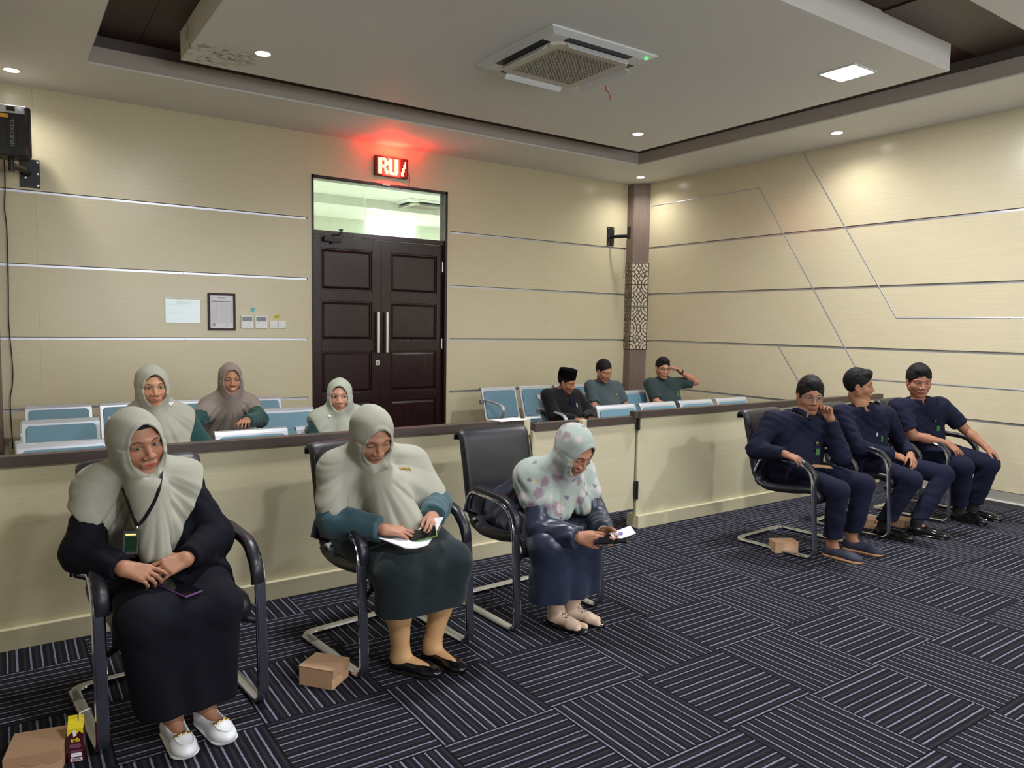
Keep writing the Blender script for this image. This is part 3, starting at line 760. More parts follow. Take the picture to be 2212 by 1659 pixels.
# loudspeaker and bracket ----------------------------------------------------
sp = at(22, 286, Y=7.50)
t = thing('loudspeaker', 'black powered loudspeaker with silver control strip high on the wall at left', 'speaker', sp, math.radians(-8))
BK = simple('black_moulded_plastic', srgb(26, 27, 30), 0.35, var=0.1)
bm = bmesh.new(); pts = [(-0.16, -0.10), (0.13, -0.10), (0.155, -0.06), (0.12, 0.13), (-0.12, 0.13), (-0.16, 0.0)]
prism(bm, pts, 'z', -0.205, 0.20); fin('cabinet', bm, BK, t, bevel=0.014, seg=3)
bm = bmesh.new(); box2(bm, (-0.15, -0.104, 0.135), (0.115, -0.098, 0.195)); fin('control_strip', bm, M['silver'], t, bevel=0.002)
bm = bmesh.new(); box2(bm, (-0.01, -0.106, 0.15), (0.05, -0.103, 0.185)); fin('display', bm, BK, t)
bm = bmesh.new(); cyl(bm, (0.085, -0.122, 0.165), (0.085, -0.103, 0.165), 0.014, n=16); fin('knob', bm, M['white_plastic'], t)
bm = bmesh.new(); box2(bm, (-0.08, -0.104, 0.095), (0.0, -0.0995, 0.125)); fin('warning_label', bm, simple('amber_label', srgb(206, 150, 40), 0.5), t)
for k in range(11):
    bm = bmesh.new(); box2(bm, (0.112, -0.106, -0.13+k*0.0175), (0.146, -0.085, -0.121+k*0.0175)); fin('heat_fin', bm, BK, t)
bm = bmesh.new(); 
pth = []
for k in range(24):
    a = 2*PI*k/24; pth.append(Vector((0.025+0.034*math.cos(a), -0.1015, -0.02+0.095*math.copysign(1, math.sin(a))*(1 if abs(math.sin(a)) > 0.01 else 0)*0+0.034*math.sin(a)+(0.085 if math.sin(a) >= 0 else -0.085))))
sweep(bm, pth, (0, 1, 0), 0.003, 0.003, 5, closed=True); fin('badge_rim', bm, BK, t)
text_mesh('wordmark', 'HARDWELL', 0.042, simple('worn_silver_letter', srgb(150, 150, 150), 0.3, 0.5), t, (0.027, -0.103, -0.02), (PI/2, -PI/2, 0), 0.0015)
pl = at(64, 375, Y=YB)
t2 = thing('wall_bracket', 'black steel wall bracket under the loudspeaker at left', 'bracket', (pl.x, YB, pl.z), 0, 'speaker brackets')
bm = bmesh.new(); box2(bm, (-0.075, -0.012, -0.122), (0.075, 0, 0.122)); fin('wall_plate', bm, M['black_metal'], t2, bevel=0.003)
e = sp-Vector(t2.location)
bm = bmesh.new(); sweep(bm, [Vector((0, -0.01, 0.0)), Vector((-0.03, -0.15, 0.0)), Vector((e.x, e.y+0.05, 0.0))], (0, 0, 1), 0.028, 0.014, 4, power=8); fin('swing_arm', bm, M['black_metal'], t2)
bm = bmesh.new(); cyl(bm, (e.x, e.y+0.04, -0.05), (e.x, e.y+0.04, e.z-0.19), 0.024, n=14); fin('post', bm, M['black_metal'], t2)
for x, z in ((0.06, 0.1), (0.06, -0.1), (0.06, 0), (-0.03, 0.02), (-0.03, -0.04)):
    bm = bmesh.new(); cyl(bm, (x, -0.017, z), (x, -0.011, z), 0.009, n=8); fin('bolt', bm, M['steel'], t2)
t3 = thing('wall_bracket', 'empty black steel wall bracket beside the corner column', 'bracket', (7.045, YB, 2.79), 0, 'speaker brackets')
bm = bmesh.new(); box2(bm, (-0.062, -0.014, -0.128), (0.062, 0, 0.128)); fin('wall_plate', bm, M['black_metal'], t3, bevel=0.003)
bm = bmesh.new(); sweep(bm, [Vector((0.0, -0.01, -0.01)), Vector((0.02, -0.14, -0.01)), Vector((0.09, -0.27, -0.01))], (0, 0, 1), 0.022, 0.013, 4, power=8); fin('swing_arm', bm, M['black_metal'], t3)
bm = bmesh.new(); box2(bm, (0.08, -0.29, -0.05), (0.115, -0.26, 0.12)); fin('mount_blade', bm, M['black_metal'], t3, bevel=0.003)
for x in (-0.045, 0.045):
    for z in (-0.105, 0.0, 0.105):
        bm = bmesh.new(); cyl(bm, (x, -0.019, z), (x, -0.013, z), 0.008, n=8); fin('bolt', bm, M['steel'], t3)
def cord(name, pix, Y, r, label, mat):
    pts = [at(x, y, Y=Y) for x, y in pix]; o0 = pts[0].copy()
    bm = bmesh.new(); tube(bm, smooth_path([p-o0 for p in pts], 6), r, 6)
    o = fin(name, bm, mat, smooth=True, loc=o0); tag(o, label, 'cable'); return o
cord('hanging_cable', [(9, 345), (11, 400), (10, 450), (15, 500), (18, 620), (19, 700), (27, 790), (27, 830), (22, 870), (28, 970)], YB-0.03, 0.0045, 'long black cable hanging down the wall below the loudspeaker', M['rubber'])
cord('hanging_cable', [(1353, 518), (1352, 560), (1349, 590), (1346, 600)], YB-0.05, 0.003, 'short grey cable end hanging beside the corner column', M['ink'])

# ================================================================== BENCHES
def rounded(w_, h_, r, n=5):
    pts = []
    for cx_, cy_, a0 in ((w_/2-r, h_/2-r, 0), (-w_/2+r, h_/2-r, PI/2), (-w_/2+r, -h_/2+r, PI), (w_/2-r, -h_/2+r, 1.5*PI)):
        for k in range(n+1): a = a0+PI/2*k/n; pts.append((cx_+r*math.cos(a), cy_+r*math.sin(a)))
    return pts
SWD = 0.49
def bench_seat(root, x, first):
    if first:
        meshes = {}
        # back: plate profile (y,z), seat faces -Y
        prof = [(-0.115, 0.41), (-0.075, 0.44), (0.035, 0.775), (0.052, 0.797), (0.078, 0.800), (0.09, 0.785), (0.088, 0.772), (0.075, 0.780), (0.060, 0.776), (0.05, 0.763), (-0.062, 0.435), (-0.10, 0.40)]
        bm = bmesh.new(); prism(bm, prof, 'x', -SWD/2, SWD/2)
        b = fin('backrest', bm, M['silver'], root, bevel=0.004, loc=(x, 0, 0))
        ang = math.atan2(0.11, 0.335)
        bm = bmesh.new(); prism(bm, rounded(SWD-0.05, 0.330, 0.03), 'y', -0.012, 0.0)
        pd = fin('back_pad', bm, M['teal'], b, bevel=0.005, seg=2, loc=(0, -0.0205, 0.604), rot=(-ang, 0, 0))
        prof = [(-0.52, 0.405), (-0.50, 0.425), (-0.42, 0.428), (-0.12, 0.405), (-0.09, 0.42), (-0.08, 0.41), (-0.11, 0.39), (-0.42, 0.41), (-0.49, 0.408), (-0.51, 0.395)]
        bm = bmesh.new(); prism(bm, prof, 'x', -SWD/2, SWD/2); s_ = fin('seat', bm, M['silver'], root, bevel=0.003, loc=(x, 0, 0))
        bm = bmesh.new(); prism(bm, rounded(SWD-0.05, 0.36, 0.04), 'z', 0.0, 0.014)
        fin('seat_pad', bm, M['teal'], s_, bevel=0.005, loc=(0, -0.31, 0.418), rot=(math.radians(-4), 0, 0))
        return b, s_
PROTO = {}
def bench(x0, Y, label, n=4, pitch=0.5475, arms=(True, True)):
    t = thing('waiting_bench', label, 'bench', (x0+pitch*n/2, Y-0.09, 0), 0, 'waiting benches')
    off = -pitch*n/2
    for k in range(n):
        x = off+SWD/2+k*pitch
        if not PROTO:
            b, s_ = bench_seat(t, x, True); PROTO['b'] = b; PROTO['s'] = s_
        else:
            for key in ('b', 's'):
                c = copy_tree(PROTO[key], t); c.location = (x, 0, 0)
    L = pitch*n-0.06
    bm = bmesh.new(); box2(bm, (off-0.01, -0.30, 0.33), (off+L+0.03, -0.24, 0.375)); fin('beam', bm, M['black_metal'], t, bevel=0.004)
    for xx in (off+0.27, off+L-0.27):
        bm = bmesh.new(); sweep(bm, fillet([(xx, -0.50, 0.02), (xx, -0.27, 0.10), (xx, -0.27, 0.33)], 0.06), (1, 0, 0), 0.025, 0.018, 8, power=4)
        sweep(bm, fillet([(xx, 0.02, 0.02), (xx, -0.27, 0.10), (xx, -0.27, 0.2)], 0.06), (1, 0, 0), 0.025, 0.018, 8, power=4)
        fin('leg', bm, M['silver'], t, smooth=True)
    for s, on in zip((-1, 1), arms):
        if not on: continue
        xx = off-0.025 if s < 0 else off+L+0.045
        bm = bmesh.new()
        pth = fillet([(xx, -0.25, 0.36), (xx, -0.20, 0.60), (xx, -0.06, 0.665), (xx, -0.30, 0.655), (xx, -0.47, 0.63), (xx, -0.49, 0.55), (xx, -0.30, 0.38)][2:], 0.08, 6)
        sweep(bm, pth, (1, 0, 0), 0.022, 0.010, 8, power=3); fin('armrest', bm, M['silver'], t, smooth=True)
        bm = bmesh.new(); cyl(bm, (xx-0.02, -0.02, 0.64), (xx+0.02, -0.02, 0.64), 0.03, n=16); fin('arm_pivot', bm, M['silver'], t, bevel=0.003)
    return t
bench(0.155, 7.42, 'teal padded metal bench against the back wall, left of the door')
bench(0.11, 6.35, 'teal padded metal bench in the middle row, left block')
bench(0.06, 5.19, 'teal padded metal bench in the front row behind the left partition')
bench(4.64, 7.42, 'teal padded metal bench against the back wall, right of the door')
bench(4.70, 6.38, 'teal padded metal bench in the middle row with the man in the black cap')
bench(4.55, 5.26, 'teal padded metal bench in the front row behind the swing gate and right partition', pitch=0.555)
# ================================================================== OFFICE CHAIRS
CH = {}
def office_chair(x, y, rz, label, backfab=None):
    """origin on the floor under the seat centre; sitter looks along local +y"""
    t = thing('office_chair', label, 'chair', (x, y, 0), PI+rz, 'black leather cantilever chairs')
    if CH:
        for c in list(CH['t'].children): copy_tree(c, t)
        return t
    CH['t'] = t
    hw = 0.285
    def side(s):
        P = [(s*hw, -0.285, 0.013), (s*hw, 0.27, 0.013), (s*(hw), 0.285, 0.10), (s*hw, 0.245, 0.56), (s*hw, 0.10, 0.634), (s*hw, -0.10, 0.648), (s*hw, -0.165, 0.60), (s*hw, -0.185, 0.53)]
        return P
    # front post + arm (one flat bar per side) and the runner loop
    for s in (-1, 1):
        P = side(s)
        pth = fillet([P[0], (s*hw, 0.285, 0.013), (s*hw, 0.248, 0.635), (s*hw, -0.13, 0.655), (s*hw, -0.185, 0.53)], [0, 0.075, 0.14, 0.07, 0], 8)
        bm = bmesh.new(); sweep(bm, pth, (1, 0, 0), 0.023, 0.010, 10, power=3.2)
        # front faces read darker: the strip below paints in their dark reflection
        fin('side_frame', bm, M['chrome'], t, smooth=True)
        # dark strip: the chrome's dark reflection painted on the post front
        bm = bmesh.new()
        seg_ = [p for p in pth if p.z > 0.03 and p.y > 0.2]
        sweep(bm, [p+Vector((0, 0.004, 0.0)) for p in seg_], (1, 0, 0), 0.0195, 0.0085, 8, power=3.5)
        fin('post_face', bm, M['leg_reflect'], t, smooth=True)
        ap = [p for p in pth if (p.z > 0.44 and not (p.y < -0.125 and p.z < 0.6))]
        bm = bmesh.new(); n = len(ap)
        sweep(bm, [p+Vector((-s*0.011, 0.006 if p.z < 0.6 else 0, 0.012 if p.y < 0.2 else 0.006)) for p in ap], (1, 0, 0), [0.026]*n, [0.006+0.015*min(1, k/2, (n-1-k)/2) for k in range(n)], 12, power=2.8)
        fin('arm_pad', bm, M['armpad'], t, smooth=True, sharp=1.2)
    pth = fillet([(-hw, -0.28, 0.013), (-hw, -0.315, 0.013), (hw, -0.315, 0.013), (hw, -0.28, 0.013)], 0.03, 5)
    pth = fillet([(-hw, -0.18, 0.013), (-hw, -0.315, 0.013), (hw, -0.315, 0.013), (hw, -0.18, 0.013)], 0.07, 8)
    ws = []
    for p in pth:
        k = min(1, max(0, (abs(p.x)-(hw-0.07))/0.07)); ws.append(Vector((k if p.x > 0 else -k, -(1-k), 0)).normalized())
    bm = bmesh.new(); sweep(bm, pth, ws, 0.023, 0.010, 10, power=3.2); fin('rear_runner', bm, M['chrome'], t, smooth=True)
    for s in (-1, 1):
        bm = bmesh.new(); cyl(bm, (s*0.20, 0.20, 0.365), (s*hw, 0.262, 0.345), 0.012, n=10); fin('seat_bracket', bm, M['black_metal'], t, smooth=True)
        bm = bmesh.new(); cyl(bm, (s*0.22, -0.18, 0.50), (s*hw, -0.185, 0.53), 0.011, n=10); fin('seat_bracket', bm, M['black_metal'], t, smooth=True)
    for sx in (-1, 1):
        for y in (0.2, -0.22):
            bm = bmesh.new(); cyl(bm, (sx*hw, y, 0), (sx*hw, y, 0.006), 0.014, n=10); fin('glide', bm, M['rubber'], t)
    # upholstery: profile centre line swept into padded cushions
    def cushion(name, prof, th, w2, seams=(), parent=t, pleat=0, roll=False):
        """prof: list of (y,z) along the cushion, th: half thickness list"""
        pts = smooth_path([(0, p[0], p[1]) for p in prof], 5)
        n = len(pts); bm = bmesh.new()
        nx = 28; rows = []
        for i, p in enumerate(pts):
            tn = (pts[min(i+1, n-1)]-pts[max(i-1, 0)]).normalized(); nr = Vector((0, -tn.z, tn.y))
            u = i/(n-1)*(len(prof)-1); a = int(min(u, len(prof)-2)); f = u-a
            T = th[a]*(1-f)+th[a+1]*f
            seam = 1.0
            for s_ in seams:
                seam = min(seam, 0.45+0.55*min(1, abs(u-s_)/0.28))
            row = []
            for side_ in (1, -1):
                rr = []
                for k in range(nx+1):
                    q = -1+2*k/nx; e_ = (1-abs(q)**7)**0.5 if abs(q) < 1 else 0
                    tt = T*(0.25+0.75*e_)*(seam if side_ > 0 else 1)
                    if pleat and side_ > 0: tt += 0.0035*math.sin(q*PI*pleat)*e_*(1 if u > 0 else 0)*min(1, max(0, (seam-0.5)*3))
                    rr.append(bm.verts.new(p+nr*side_*tt+Vector((q*w2, 0, 0))))
                row.append(rr)
            rows.append(row)
        for i in range(n-1):
            A, B = rows[i], rows[i+1]
            for k in range(nx):
                bm.faces.new((A[0][k], A[0][k+1], B[0][k+1], B[0][k])); bm.faces.new((A[1][k+1], A[1][k], B[1][k], B[1][k+1]))
            bm.faces.new((A[0][0], B[0][0], B[1][0], A[1][0])); bm.faces.new((A[0][nx], A[1][nx], B[1][nx], B[0][nx]))
        for R_ in (rows[0], rows[-1]):
            for k in range(nx): bm.faces.new((R_[0][k], R_[1][k], R_[1][k+1], R_[0][k+1]))
        return fin(name, bm, M['leather'], parent, smooth=True, sharp=1.3)
    cushion('seat', [(0.25, 0.375), (0.262, 0.415), (0.235, 0.448), (0.16, 0.452), (0.05, 0.435), (-0.08, 0.425), (-0.17, 0.432), (-0.215, 0.462)], [0.01, 0.022, 0.028, 0.032, 0.034, 0.034, 0.03, 0.026], 0.245, seams=(6.0,), pleat=9)
    bk = cushion('backrest', [(-0.205, 0.45), (-0.235, 0.50), (-0.258, 0.58), (-0.275, 0.66), (-0.292, 0.74), (-0.310, 0.82), (-0.328, 0.895), (-0.35, 0.925), (-0.382, 0.918), (-0.388, 0.888)], [0.02, 0.028, 0.03, 0.032, 0.03, 0.03, 0.028, 0.024, 0.022, 0.012], 0.24, seams=(4.0,), pleat=10)
    for s in (-1, 1):
        bm = bmesh.new()
        pp = smooth_path([(s*0.232, -0.215, 0.55), (s*0.232, -0.246, 0.68), (s*0.232, -0.28, 0.82), (s*0.232, -0.302, 0.89)], 5)
        tube(bm, pp, 0.003, 6); fin('piping', bm, M['armpad'], bk, smooth=True)
    return t
chairs = [
    office_chair(0.515, 3.16, math.radians(5), 'black leather cantilever chair nearest the camera, at far left'),
    office_chair(1.50, 3.20, math.radians(6), 'black leather cantilever chair of the woman reading a booklet'),
    office_chair(2.355, 3.235, math.radians(2.5), 'black leather cantilever chair with its high back bare, behind the woman in the floral headscarf'),
    office_chair(4.70, 3.15, math.radians(4), 'black leather cantilever chair of the man with glasses, leftmost of the right group'),
    office_chair(5.62, 3.16, math.radians(6), 'black leather cantilever chair in the middle of the right group'),
    office_chair(6.50, 3.14, math.radians(4), 'black leather cantilever chair closest to the right wall'),
]
# ================================================================== SMALL THINGS
def kraft_box(x, y, rz, sx, sy, h, label, scallop='y'):
    t = thing('snack_box', label, 'box', (x, y, 0), rz, 'kraft snack boxes')
    bm = bmesh.new(); a, b = sx/2, sy/2
    box2(bm, (-a, -b, 0), (a, b, h-0.004)); fin('tray', bm, M['kraft'], t, bevel=0.002)
    bm = bmesh.new(); box2(bm, (-a-0.002, -b-0.002, h-0.004), (a+0.002, b+0.002, h)); fin('lid', bm, M['kraft'], t, bevel=0.0015)
    # front flap with scalloped edge
    n = 24; bm = bmesh.new(); top = []; bot = []
    for k in range(n+1):
        u = k/n; x_ = -a-0.002+(sx+0.004)*u
        d = 0.36*h+0.12*h*abs(math.sin(u*PI*3))
        top.append((x_, h)); bot.append((x_, h-d))
    vs = [[bm.verts.new((p[0], -b-0.0022-off, p[1])) for p in L] for off in (0, 0.0018) for L in (top, bot)]
    for k in range(n):
        bm.faces.new((vs[0][k], vs[0][k+1], vs[1][k+1], vs[1][k])); bm.faces.new((vs[2][k+1], vs[2][k], vs[3][k], vs[3][k+1]))
        bm.faces.new((vs[1][k], vs[1][k+1], vs[3][k+1], vs[3][k])); bm.faces.new((vs[0][k+1], vs[0][k], vs[2][k], vs[2][k+1]))
    fin('flap', bm, M['kraft_in'], t)
    return t
kraft_box(0.065, 2.93, math.radians(-12), 0.165, 0.165, 0.085, 'kraft snack box beside the juice carton at the lower left')
kraft_box(1.105, 2.99, math.radians(38), 0.135, 0.16, 0.085, 'kraft snack box on the carpet left of the booklet reader')
kraft_box(4.455, 3.10, math.radians(60), 0.11, 0.165, 0.075, 'kraft snack box inside the runner of the leftmost chair of the right group')
kraft_box(5.60, 3.17, math.radians(20), 0.15, 0.17, 0.07, 'kraft snack box under the middle chair of the right group')
kraft_box(5.86, 3.0, math.radians(15), 0.15, 0.15, 0.06, 'kraft snack box behind the black shoes of the middle man')
# juice carton
t = thing('drink_carton', 'maroon and yellow juice carton with a bent straw by the chair leg', 'carton', (0.178, 2.895, 0), math.radians(-14))
MAR = simple('maroon_print', srgb(70, 14, 30), 0.35, var=0.05); YEL = simple('yellow_print', srgb(226, 204, 30), 0.4, var=0.03)
bm = bmesh.new(); box2(bm, (-0.024, -0.02, 0), (0.024, 0.02, 0.118)); fin('body', bm, MAR, t, bevel=0.0015)
bm = bmesh.new()
prof = [(-0.02, 0.118), (0.02, 0.118), (0.02, 0.122), (0.002, 0.150), (0.002, 0.162), (-0.002, 0.162), (-0.002, 0.150), (-0.02, 0.122)]
prism(bm, prof, 'x', -0.024, 0.024); fin('gable_top', bm, YEL, t, bevel=0.001)
bm = bmesh.new(); fy = -0.0207
def poly(bm, pts, y, th=0.0006):
    prism(bm, pts, 'y', y, y-th)
poly(bm, [(-0.0243, 0.118), (-0.0243, 0.098), (-0.010, 0.112), (0.002, 0.100), (0.012, 0.112), (0.0243, 0.102), (0.0243, 0.118)], fy+0.0005); fin('yellow_band', bm, YEL, t)
bm = bmesh.new(); poly(bm, [(-0.008, 0.118), (-0.006, 0.094), (0.004, 0.098), (0.003, 0.118)], fy); fin('white_print', bm, M['paper'], t); bm = bmesh.new(); poly(bm, [(-0.014, 0.022), (0.018, 0.022), (0.018, 0.036), (-0.014, 0.036)], fy); fin('white_print', bm, M['paper'], t); bm = bmesh.new(); poly(bm, [(-0.016, 0.006), (0.020, 0.006), (0.020, 0.018), (-0.016, 0.018)], fy); fin('white_print', bm, M['paper'], t)
bm = bmesh.new()
for k in range(10): x_ = -0.011+k*0.0027; poly(bm, [(x_, 0.008), (x_+0.0013, 0.008), (x_+0.0013, 0.017), (x_, 0.017)], fy-0.0006)
fin('barcode', bm, M['phone'], t)
text_mesh('printed_word', 'teh', 0.021, YEL, t, (0.0, fy-0.0002, 0.082), (PI/2, 0, 0), 0.0003, 0.0006)
bm = bmesh.new(); poly(bm, [(-0.016, 0.068), (0.014, 0.070), (0.019, 0.058), (0.010, 0.052), (-0.014, 0.054), (-0.02, 0.060)], fy); poly(bm, [(-0.017, 0.038), (0.018, 0.040), (0.018, 0.046), (-0.015, 0.045)], fy)
fin('mauve_print', bm, simple('mauve_print', srgb(112, 70, 92), 0.5), t)
bm = bmesh.new(); tube(bm, smooth_path([(0.012, -0.006, 0.13), (0.013, -0.008, 0.165), (0.018, -0.006, 0.172), (0.045, 0.0, 0.178)], 5), 0.0024, 8); fin('straw', bm, M['white_plastic'], t, smooth=True)
# papers on the bench and the seat
pp = at(1140, 902, Y=5.0)
# ================================================================== PEOPLE: implicit surfaces meshed with surface nets
F32 = np.float32
def A3(v): return np.array([v[0], v[1], v[2]], dtype=F32)
def nrm(v):
    v = np.array(v, dtype=np.float64); return v/np.linalg.norm(v)
def sd_cone(P, a, b, ra, rb):
    a = A3(a); b = A3(b); ba = b-a
    t = np.clip(((P-a) @ ba)/max(float(ba @ ba), 1e-9), 0, 1)
    d = P-a-t[:, None]*ba
    return np.sqrt((d*d).sum(1))-(ra+(rb-ra)*t)
def sd_ell(P, c, r, R=None):
    q = P-A3(c)
    if R is not None: q = q @ R.astype(F32)
    r = A3(r)
    k0 = np.sqrt(((q/r)**2).sum(1)); k1 = np.sqrt(((q/(r*r))**2).sum(1))
    return k0*(k0-1)/np.maximum(k1, 1e-6)
def sd_flat(P, a, b, ra, rb, n, sq):
    """cone flattened along unit n by factor sq (<1 thinner)"""
    n = A3(n); a = A3(a); b = A3(b)
    t = (P-a) @ n; Q = P+np.outer(t*(1/sq-1), n)
    tb = float((b-a) @ n); b2 = b+n*tb*(1/sq-1)
    return sd_cone(Q, a, b2, ra, rb)*(0.5+0.5*sq)
def smin(a, b, k):
    h = np.maximum(k-np.abs(a-b), 0)/k
    return np.minimum(a, b)-h*h*k*0.25
def smax(a, b, k): return -smin(-a, -b, k)
def sstep(x, a, b):
    t = np.clip((x-a)/(b-a), 0, 1); return t*t*(3-2*t)
def frame(fwd, up):
    f = nrm(fwd); u = np.array(up, float); u = u-f*(u @ f); u = nrm(u); r = np.cross(f, u)
    return np.stack([r, f, u], 1)     # columns: right, forward, up

def mesh_sdf(f, lo, hi, h, B=6, fac=1.35):
    lo = np.array(lo, float); hi = np.array(hi, float)
    n = np.ceil((hi-lo)/h/B).astype(int); N = n*B+1
    c = [lo[i]+h*(np.arange(n[i])+0.5)*B for i in range(3)]
    G = np.stack(np.meshgrid(*c, indexing='ij'), -1).reshape(-1, 3).astype(F32)
    dc = f(G); rad = h*B*0.87*fac+0.004
    act = np.abs(dc) < rad
    D = np.repeat(np.repeat(np.repeat(np.where(dc > 0, 1.0, -1.0).reshape(n).astype(F32), B, 0), B, 1), B, 2)
    D = np.pad(D, ((0, 1), (0, 1), (0, 1)), mode='edge')
    idx = np.argwhere(act.reshape(n))*B
    if len(idx) == 0: return None
    o = np.stack(np.meshgrid(*[np.arange(B+1)]*3, indexing='ij'), -1).reshape(-1, 3)
    I = (idx[:, None, :]+o[None]).reshape(-1, 3)
    flat = np.unique((I[:, 0]*N[1]+I[:, 1])*N[2]+I[:, 2])
    ii = flat//(N[1]*N[2]); jj = (flat//N[2]) % N[1]; kk = flat % N[2]
    P = np.stack([lo[0]+ii*h, lo[1]+jj*h, lo[2]+kk*h], 1).astype(F32)
    vals = np.empty(len(P), F32)
    for s in range(0, len(P), 250000): vals[s:s+250000] = f(P[s:s+250000])
    D.reshape(-1)[flat] = vals
    S = D > 0
    cnt = np.zeros(np.array(D.shape)-1, np.int8)
    for a in (0, 1):
        for b in (0, 1):
            for c_ in (0, 1): cnt += S[a:S.shape[0]-1+a, b:S.shape[1]-1+b, c_:S.shape[2]-1+c_]
    cell = np.argwhere((cnt > 0) & (cnt < 8))
    if len(cell) == 0: return None
    vid = -np.ones(cnt.shape, np.int64); vid[cell[:, 0], cell[:, 1], cell[:, 2]] = np.arange(len(cell))
    acc = np.zeros((len(cell), 3)); num = np.zeros(len(cell))
    corner = [(a, b, c_) for a in (0, 1) for b in (0, 1) for c_ in (0, 1)]
    V = {q: D[cell[:, 0]+q[0], cell[:, 1]+q[1], cell[:, 2]+q[2]] for q in corner}
    for q in corner:
        for ax in range(3):
            if q[ax]: continue
            q2 = list(q); q2[ax] = 1; q2 = tuple(q2)
            v0, v1 = V[q], V[q2]; m = (v0 > 0) != (v1 > 0)
            t = v0[m]/(v0[m]-v1[m]); p = np.array(q, float)[None].repeat(m.sum(), 0); p[:, ax] += t
            acc[m] += p; num[m] += 1
    verts = lo+(cell+acc/num[:, None])*h
    faces = []
    for ax in range(3):
        sl0 = [slice(None)]*3; sl1 = [slice(None)]*3; sl0[ax] = slice(0, -1); sl1[ax] = slice(1, None)
        cr = S[tuple(sl0)] != S[tuple(sl1)]
        e = np.argwhere(cr); u, w_ = [(1, 2), (2, 0), (0, 1)][ax]
        ok = (e[:, u] > 0) & (e[:, w_] > 0) & (e[:, u] < cnt.shape[u]) & (e[:, w_] < cnt.shape[w_])
        e = e[ok]
        if len(e) == 0: continue
        def g(du, dw):
            x = e.copy(); x[:, u] -= du; x[:, w_] -= dw; return vid[x[:, 0], x[:, 1], x[:, 2]]
        q = np.stack([g(1, 1), g(0, 1), g(0, 0), g(1, 0)], 1)
        neg = S[e[:, 0], e[:, 1], e[:, 2]]
        q[neg] = q[neg][:, ::-1]
        q = q[(q >= 0).all(1)]
        faces.append(q)
    return verts, np.concatenate(faces)
def to_obj(name, parts, mats, parent, attr=None, smooth_it=1, kind=None):
    """parts: list of (verts, faces[, matindex]) joined into one mesh"""
    V = []; Fc = []; MI = []; off = 0
    for p in parts:
        if p is None: continue
        v, f = p[0], p[1]
        if smooth_it:
            for _ in range(smooth_it):
                s = np.zeros_like(v); c = np.zeros(len(v))
                for a, b in ((0, 1), (1, 2), (2, 3), (3, 0)):
                    np.add.at(s, f[:, a], v[f[:, b]]); np.add.at(c, f[:, a], 1)
                    np.add.at(s, f[:, b], v[f[:, a]]); np.add.at(c, f[:, b], 1)
                v = v*0.5+0.5*s/np.maximum(c, 1)[:, None]
        V.append(v); Fc.append(f+off); off += len(v); MI += [p[2] if len(p) > 2 else 0]*len(f)
    V = np.concatenate(V); Fc = np.concatenate(Fc)
    me = bpy.data.meshes.new(name)
    me.vertices.add(len(V)); me.vertices.foreach_set('co', V.astype(F32).ravel())
    me.loops.add(len(Fc)*4); me.loops.foreach_set('vertex_index', Fc.astype(np.int32).ravel())
    me.polygons.add(len(Fc)); me.polygons.foreach_set('loop_start', np.arange(0, len(Fc)*4, 4, dtype=np.int32))
    me.polygons.foreach_set('loop_total', np.full(len(Fc), 4, np.int32))
    me.update(calc_edges=True); me.validate()
    for m in (mats if isinstance(mats, (list, tuple)) else [mats]): me.materials.append(m)
    me.polygons.foreach_set('material_index', np.array(MI, np.int32)); me.polygons.foreach_set('use_smooth', np.ones(len(me.polygons), bool))
    if attr is not None:
        a = me.attributes.new('hp', 'FLOAT_VECTOR', 'POINT'); a.data.foreach_set('vector', attr(V).astype(F32).ravel())
    o = bpy.data.objects.new(name, me)
    COL.objects.link(o)
    if parent is not None:
        o.parent = parent; o.matrix_parent_inverse = parent.matrix_basis.inverted()
        Mi = parent.matrix_basis.inverted()
        me.transform(Mi); o.matrix_parent_inverse = Matrix.Identity(4)
    if kind: o['kind'] = kind
    return o

